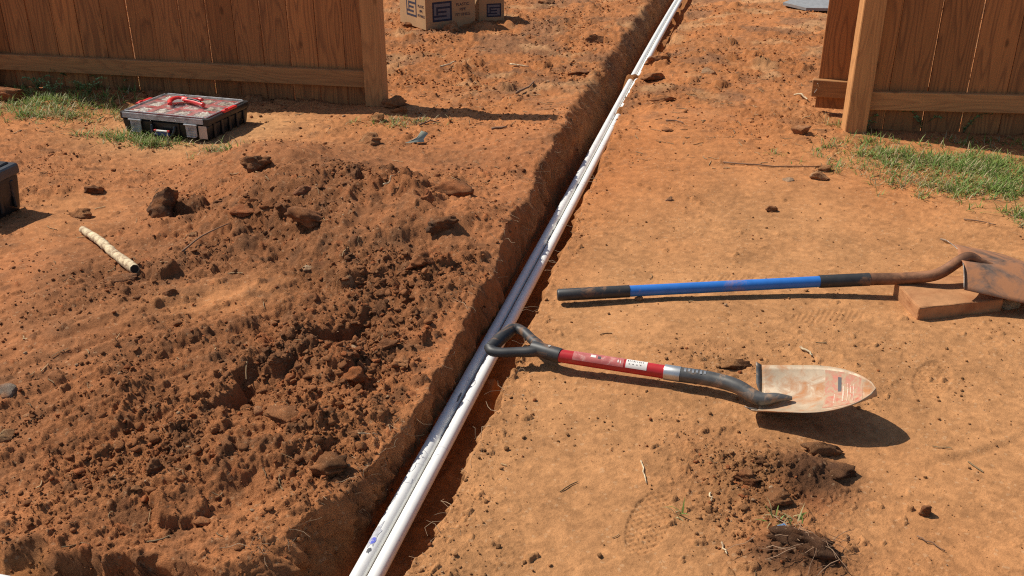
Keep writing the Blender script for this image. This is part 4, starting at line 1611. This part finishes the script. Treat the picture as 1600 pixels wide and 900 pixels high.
# ------------------------------------------------------------------ twigs and straw one can pick out
def twig(p0, p1, r, label, mat='twig', bend=.02, lift=.006, name='twig', cat='twig'):
    a_, b_ = ground_at(*p0), ground_at(*p1)
    n = 7
    pts_ = []
    rd = random.Random(p0[0] * 7 + p0[1])
    for i in range(n):
        f = i / (n - 1)
        q = a_.lerp(b_, f)
        perp = Vector((-(b_ - a_).y, (b_ - a_).x, 0)).normalized()
        q = q + perp * (bend * math.sin(f * 3.14) + rd.uniform(-.004, .004))
        q.z = max(gz(q.x, q.y), a_.z + (b_.z - a_.z) * f) + lift
        pts_.append(q)
    mb_ = MB()
    mb_.tube(pts_, [r * (1 - .5 * i / n) for i in range(n)], 6)
    return tag(mb_.build(name, M[mat], smooth=True), label, cat)


twig((285, 396), (357, 352), .0035, 'thin brown twig on the left slope of the spoil mound')
twig((1130, 255), (1290, 262), .0035, 'long thin brown twig on the soil left of the right grass', bend=-.03)
twig((1040, 190), (1068, 194), .004, 'short dark twig on the orange soil right of the trench')
twig((806, 148), (835, 134), .007, 'brown splinter of wood beyond the fence shadow near the trench', bend=.0, lift=.01)
twig((688, 106), (714, 99), .006, 'pale bark strip on the soil in front of the cartons', 'stick', 0, .008, 'bark_strip', 'bark')
twig((797, 102), (826, 106), .006, 'pale bark strip ending at a dark hole near the trench', 'stick', 0, .008, 'bark_strip', 'bark')
twig((655, 197), (686, 191), .005, 'short brown twig beside the torn grey green scrap')
twig((768, 203), (792, 200), .007, 'short thick brown twig alone on orange soil', bend=0)
twig((1002, 722), (1008, 757), .0022, 'pale straight straw on the tan soil below the red shovel', 'stick', 0, .004, 'straw', 'straw')
twig((1110, 772), (1113, 785), .0025, 'short pale straw beside the red brown crumbled clods', 'stick', 0, .004, 'straw', 'straw')
twig((1126, 850), (1137, 868), .0025, 'pale straw at the lower right left of the root filled clod', 'stick', 0, .004, 'straw', 'straw')
twig((1250, 545), (1270, 558), .004, 'curled dry leaf stem above the red shovel blade', 'stick', .004, .006, 'straw', 'straw')
twig((1432, 840), (1475, 864), .0018, 'thin brown stalk at lower right on tan soil', 'twig', .004, .004)
twig((1505, 345), (1556, 354), .003, 'thin dark twig on the tan soil below the right grass', bend=.01)
twig((1240, 152), (1262, 160), .006, 'curled pale bark at the foot of the short fence panel', 'stick', .02, .012, 'bark_strip', 'bark')
twig((560, 680), (590, 681), .0018, 'thin pale root lying near the trench rim below the orange clod', 'stick', 0, .004, 'root', 'root')
twig((600, 300), (618, 296), .003, 'pale forked twig poking from the mound', 'stick', .0, .03)

# torn scrap near the left post
p = ground_at(652, 222)
mb = MB()
scr = [(-.055, -.02, .0), (-.02, -.012, .012), (.0, .0, .02), (.02, .025, .045), (.05, .04, .03), (.03, .0, .012), (.035, -.02, .004), (.0, -.03, .006)]
c0_ = mb.bm.verts.new((0, 0, .012))
vs_ = [mb.bm.verts.new(q) for q in scr]
for i in range(len(vs_)):
    mb.bm.faces.new((c0_, vs_[i], vs_[(i + 1) % len(vs_)]))
o = mb.build('plastic_scrap', M['leafscrap'], loc=(p.x, p.y, p.z + .003), smooth=True)
md = o.modifiers.new('thickness', 'SOLIDIFY')
md.thickness = .0015
tag(o, 'torn grey green scrap on the soil right of the left fence post', 'scrap')
# blue chip on the root-filled clod
p = ground_at(1222, 830)
mb = MB()
mb.box((0, 0, 0), (.020, .014, .0025), .0008)
tag(mb.build('paint_chip', simple('pale_blue_chip', (.16, .30, .50), .5), loc=(p.x, p.y, p.z + .012), rot=(.2, .1, .5)), 'small pale blue chip on the dark root filled clod', 'chip')


# ------------------------------------------------------------------ grass, straw, roots
def blades(name, pts, ln, wd, cols, mat, bendr=(.3, 1.0), upr=(.5, 1.1)):
    n = len(pts)
    an = rng.uniform(0, 6.283, n)
    L = rng.uniform(*ln, n)
    W = rng.uniform(*wd, n)
    el = rng.uniform(*upr, n)
    bd = rng.uniform(*bendr, n)
    ca, sa = np.cos(an), np.sin(an)
    Vs = np.zeros((n, 7, 3))
    pos = pts.copy()
    cur = np.zeros((n, 3))
    e = el.copy()
    for k in range(4):
        wk = W * (1, .85, .55, 0)[k]
        px_ = -sa * wk
        py_ = ca * wk
        if k < 3:
            Vs[:, 2 * k] = pos + cur + np.stack([px_, py_, np.zeros(n)], 1)
            Vs[:, 2 * k + 1] = pos + cur - np.stack([px_, py_, np.zeros(n)], 1)
        else:
            Vs[:, 6] = pos + cur
        cur = cur + np.stack([np.cos(e) * ca, np.cos(e) * sa, np.sin(e)], 1) * (L / 3)[:, None]
        e = e - bd * .7
    T = np.array([[0, 1, 3], [0, 3, 2], [2, 3, 5], [2, 5, 4], [4, 5, 6]])
    F = (T[None] + (np.arange(n) * 7)[:, None, None]).reshape(-1, 3)
    C = np.repeat(cols, 7, 0)
    return np_mesh(name, Vs.reshape(-1, 3), F, mat, C, smooth=False)


def grass_patch(name, polys, n, label, ln=(.03, .085), dry=.35, wd=(.0012, .0026)):
    """polys: (px, py, sx, sy, weight) blobs in which tufts stand"""
    ws = np.array([q[4] for q in polys])
    ws = ws / ws.sum()
    pick = rng.choice(len(polys), n // 7, p=ws)
    xs, ys = [], []
    for k in pick:
        q = polys[k]
        g = G(q[0], q[1], 0)
        xs.append(g.x + rng.normal() * q[2])
        ys.append(g.y + rng.normal() * q[3])
    xs = np.repeat(np.array(xs), 7) + rng.normal(size=len(xs) * 7) * .012
    ys = np.repeat(np.array(ys), 7) + rng.normal(size=len(ys) * 7) * .012
    z_, m_ = terrain(xs, ys)
    P_ = np.stack([xs, ys, z_ - .004], 1)
    t = rng.random(len(xs))
    d_ = rng.random(len(xs)) < dry + .25 * vn(xs, ys, 4., 3)
    g0_, g1_ = np.array([.115, .200, .034]), np.array([.28, .37, .09])
    col = g0_ + (g1_ - g0_) * t[:, None]
    dcol = np.array([.44, .36, .18]) * (.6 + .6 * t)[:, None]
    col = np.where(d_[:, None], dcol, col)
    o = blades(name, P_, ln, wd, col, M['grass'], (.2, .9), (.35, 1.35))
    return tag(o, label, kind='stuff')


grass_patch('grass', [(1380, 246, .10, .04, .8), (1345, 236, .10, .05, .6), (1450, 258, .14, .06, 2.0), (1510, 262, .14, .08, 2.3), (1570, 272, .14, .11, 2.4), (1440, 285, .16, .07, .9),
                      (1530, 300, .10, .06, 1.5), (1590, 300, .08, .12, 1.6), (1480, 310, .14, .06, .5), (1600, 345, .03, .08, .6), (1420, 225, .40, .05, .30), (1570, 225, .22, .06, .5), (1330, 200, .07, .08, .25), (1260, 240, .12, .08, .12), (1350, 265, .14, .06, .25)],
            7400, 'short green and straw coloured grass in front of the right fence', ln=(.022, .075), dry=.40)
grass_patch('grass', [(40, 165, .22, .10, 1.2), (110, 165, .15, .10, 1.6), (120, 185, .18, .06, .9), (30, 185, .18, .05, .7), (205, 215, .13, .03, .9), (250, 224, .06, .02, .4), (20, 145, .1, .06, .5), (170, 140, .35, .06, .8), (270, 140, .25, .06, .6)],
            4200, 'patchy green grass left of the parts case', ln=(.03, .09))
grass_patch('grass', [(345, 240, .07, .03, 1), (330, 236, .03, .02, .5)], 160, 'small yellow grass tuft at the back of the spoil mound', dry=.6)
grass_patch('grass', [(625, 200, .10, .06, 1), (1245, 815, .03, .02, .06), (1110, 800, .05, .03, .10)], 300, 'scattered small tufts of thin grass on bare soil', ln=(.02, .06), dry=.55)


def weed(px, py, h, label, seed, lean=(0, 0), n_st=4, group=None, leaf=.010):
    rd = random.Random(seed)
    p_ = ground_at(px, py)
    t_ = empty('weed_plant', p_, 0, label, 'weed', 'weeds along the fences')
    ms, ml = MB(), MB()
    for k in range(n_st):
        a_ = rd.uniform(0, 6.28)
        l_ = h * rd.uniform(.6, 1.15)
        pts_ = []
        for i in range(7):
            f = i / 6
            out = l_ * .75 * f ** 1.2
            pts_.append(Vector((math.cos(a_) * out + lean[0] * f * f, math.sin(a_) * out * .6 + lean[1] * f * f, l_ * .62 * math.sin(f * 1.9) + .002)))
        ms.tube(pts_, [.0016 - .0009 * i / 6 for i in range(7)], 5, cap=False)
        for i in range(1, 7):
            for sgn in (-1, 1):
                for rep in range(2):
                    c_ = pts_[i].lerp(pts_[i - 1], .5 * rep)
                    dv = Vector((rd.uniform(-1, 1), rd.uniform(-1, 1), rd.uniform(-.1, .8))).normalized()
                    sv = dv.cross(Vector((rd.uniform(-.3, .3), rd.uniform(-.3, .3), 1))).normalized()
                    s0 = leaf * rd.uniform(.6, 1.3)
                    v_ = [ml.bm.verts.new(c_), ml.bm.verts.new(c_ + dv * s0 * .6 + sv * s0 * .38), ml.bm.verts.new(c_ + dv * s0 * 1.4), ml.bm.verts.new(c_ + dv * s0 * .6 - sv * s0 * .38)]
                    ml.bm.faces.new(v_)
    ms.build('stem', M['weed_stem'], t_, smooth=True)
    ml.build('leaves', M['weed_leaf'], t_)
    return t_


M['weed_stem'] = simple('weed_stem', (.13, .15, .06), .7)
M['weed_leaf'] = simple('weed_leaf', (.21, .33, .115), .5, var=.3, scale=60)
for i, (x_, y_, h_, lab) in enumerate(((1352, 205, .10, 'small leafy weed at the foot of the right fence post'), (1385, 195, .14, 'thin weed sprig arching in the shade right of the post'),
                                       (1440, 205, .17, 'arching small leaved weed in the shade under the right rail'), (1505, 208, .17, 'bushy weed with pale leaves under the middle of the right rail'),
                                       (1560, 205, .16, 'leafy weed in the shade at the right end of the rail'), (1312, 165, .08, 'little green weed behind the right post by the short panel'),
                                       (1330, 195, .08, 'low weed left of the right fence post'), (85, 150, .13, 'pale leaved weed in the grass left of the parts case'),
                                       (140, 148, .15, 'leafy weed growing left behind the parts case'), (205, 140, .16, 'dark leafy weed in the fence shade behind the parts case'),
                                       (165, 135, .14, 'dark weed in the shade under the left rail'), (250, 138, .15, 'dark bushy weed touching the left rail behind the case'),
                                       (290, 140, .20, 'tall thin weed stalk rising behind the parts case'), (115, 135, .15, 'dark weed under the left rail further left'),
                                       (60, 140, .12, 'small dark weed near the left end of the fence'))):
    weed(x_, y_, h_, lab, 40 + i, n_st=6 if i > 1 else 4, leaf=.011)


def strands(name, xy, ln, r, cols, mat, label, droop=None, lift=.003, zoff=None):
    n = len(xy)
    an = rng.uniform(0, 6.283, n)
    L = rng.uniform(*ln, n)
    z0, m_ = terrain(xy[:, 0], xy[:, 1])
    seg = 4
    K = 3
    Vs = np.zeros((n, seg * K, 3))
    cur = np.stack([xy[:, 0], xy[:, 1], z0 + lift], 1)
    R_ = rng.uniform(*r, n)
    for s in range(seg):
        d_ = np.stack([np.cos(an), np.sin(an)], 1)
        for k in range(K):
            a_ = 2 * math.pi * k / K
            Vs[:, s * K + k, 0] = cur[:, 0] - d_[:, 1] * np.cos(a_) * R_
            Vs[:, s * K + k, 1] = cur[:, 1] + d_[:, 0] * np.cos(a_) * R_
            Vs[:, s * K + k, 2] = cur[:, 2] + math.sin(a_) * R_
        an = an + rng.normal(size=n) * (.35 if droop is None else .7)
        cur[:, :2] += d_ * (L / (seg - 1))[:, None]
        if droop is None:
            zz_ = terrain(cur[:, 0], cur[:, 1])[0] + lift
            cur[:, 2] = np.maximum(zz_, cur[:, 2] - .01)
        else:
            cur[:, 2] += rng.normal(size=n) * droop
    T = []
    for s in range(seg - 1):
        for k in range(K):
            T.append([s * K + k, s * K + (k + 1) % K, (s + 1) * K + (k + 1) % K])
            T.append([s * K + k, (s + 1) * K + (k + 1) % K, (s + 1) * K + k])
    T = np.array(T)
    F = (T[None] + (np.arange(n) * seg * K)[:, None, None]).reshape(-1, 3)
    o = np_mesh(name, Vs.reshape(-1, 3), F, mat, np.repeat(cols, seg * K, 0))
    return tag(o, label, kind='stuff')


# dry straw, chips and dead grass, thickest on the far right soil
ns = 5200
yy = 1.45 + 7.0 * rng.random(ns) ** 1.3
xx = rng.uniform(-.62, .62, ns) * yy
dd_ = xx - pipe_x(yy)
ok = ((dd_ > .2) & (rng.random(ns) < .012 + .75 * (yy > 4))) | ((dd_ < -.25) & (rng.random(ns) < .10 + .6 * (yy > 4.6)))
xy = np.stack([xx, yy], 1)[ok]
tt = rng.random(len(xy))
strands('straw', xy, (.012, .06), (.0006, .0022), np.array([.42, .28, .14]) * (.35 + .85 * tt)[:, None], M['straw'], 'scattered dry straw and bark shreds on the soil', lift=.003)
# hair roots along the cut trench walls and rims
nrt = 420
ry_ = 1.6 + 5.2 * rng.random(nrt) ** 1.4
side_ = rng.random(nrt) < .6
rd_ = np.where(side_, np.interp(ry_, LY, LD) + rng.uniform(-.02, .03, nrt), np.interp(ry_, RY, RD) - rng.uniform(-.01, .03, nrt))
xy = np.stack([pipe_x(ry_) + rd_, ry_], 1)
tt = rng.random(nrt)
strands('roots', xy, (.02, .075), (.0004, .0009), np.array([.40, .27, .16]) * (.4 + .8 * tt)[:, None], M['straw'], 'fine pale roots hanging from the trench walls', droop=.006, lift=.002)
# roots in the dark clods
nrt = 26
cx_ = G(1262, 850, .03)
xy = np.stack([cx_.x + rng.normal(size=nrt) * .05, cx_.y + rng.normal(size=nrt) * .03], 1)
strands('roots', xy, (.03, .08), (.0005, .0011), np.tile(np.array([.36, .22, .13]), (nrt, 1)), M['straw'], 'pale roots tangled on the root filled clod', lift=.022)
print('objects', len(bpy.data.objects))
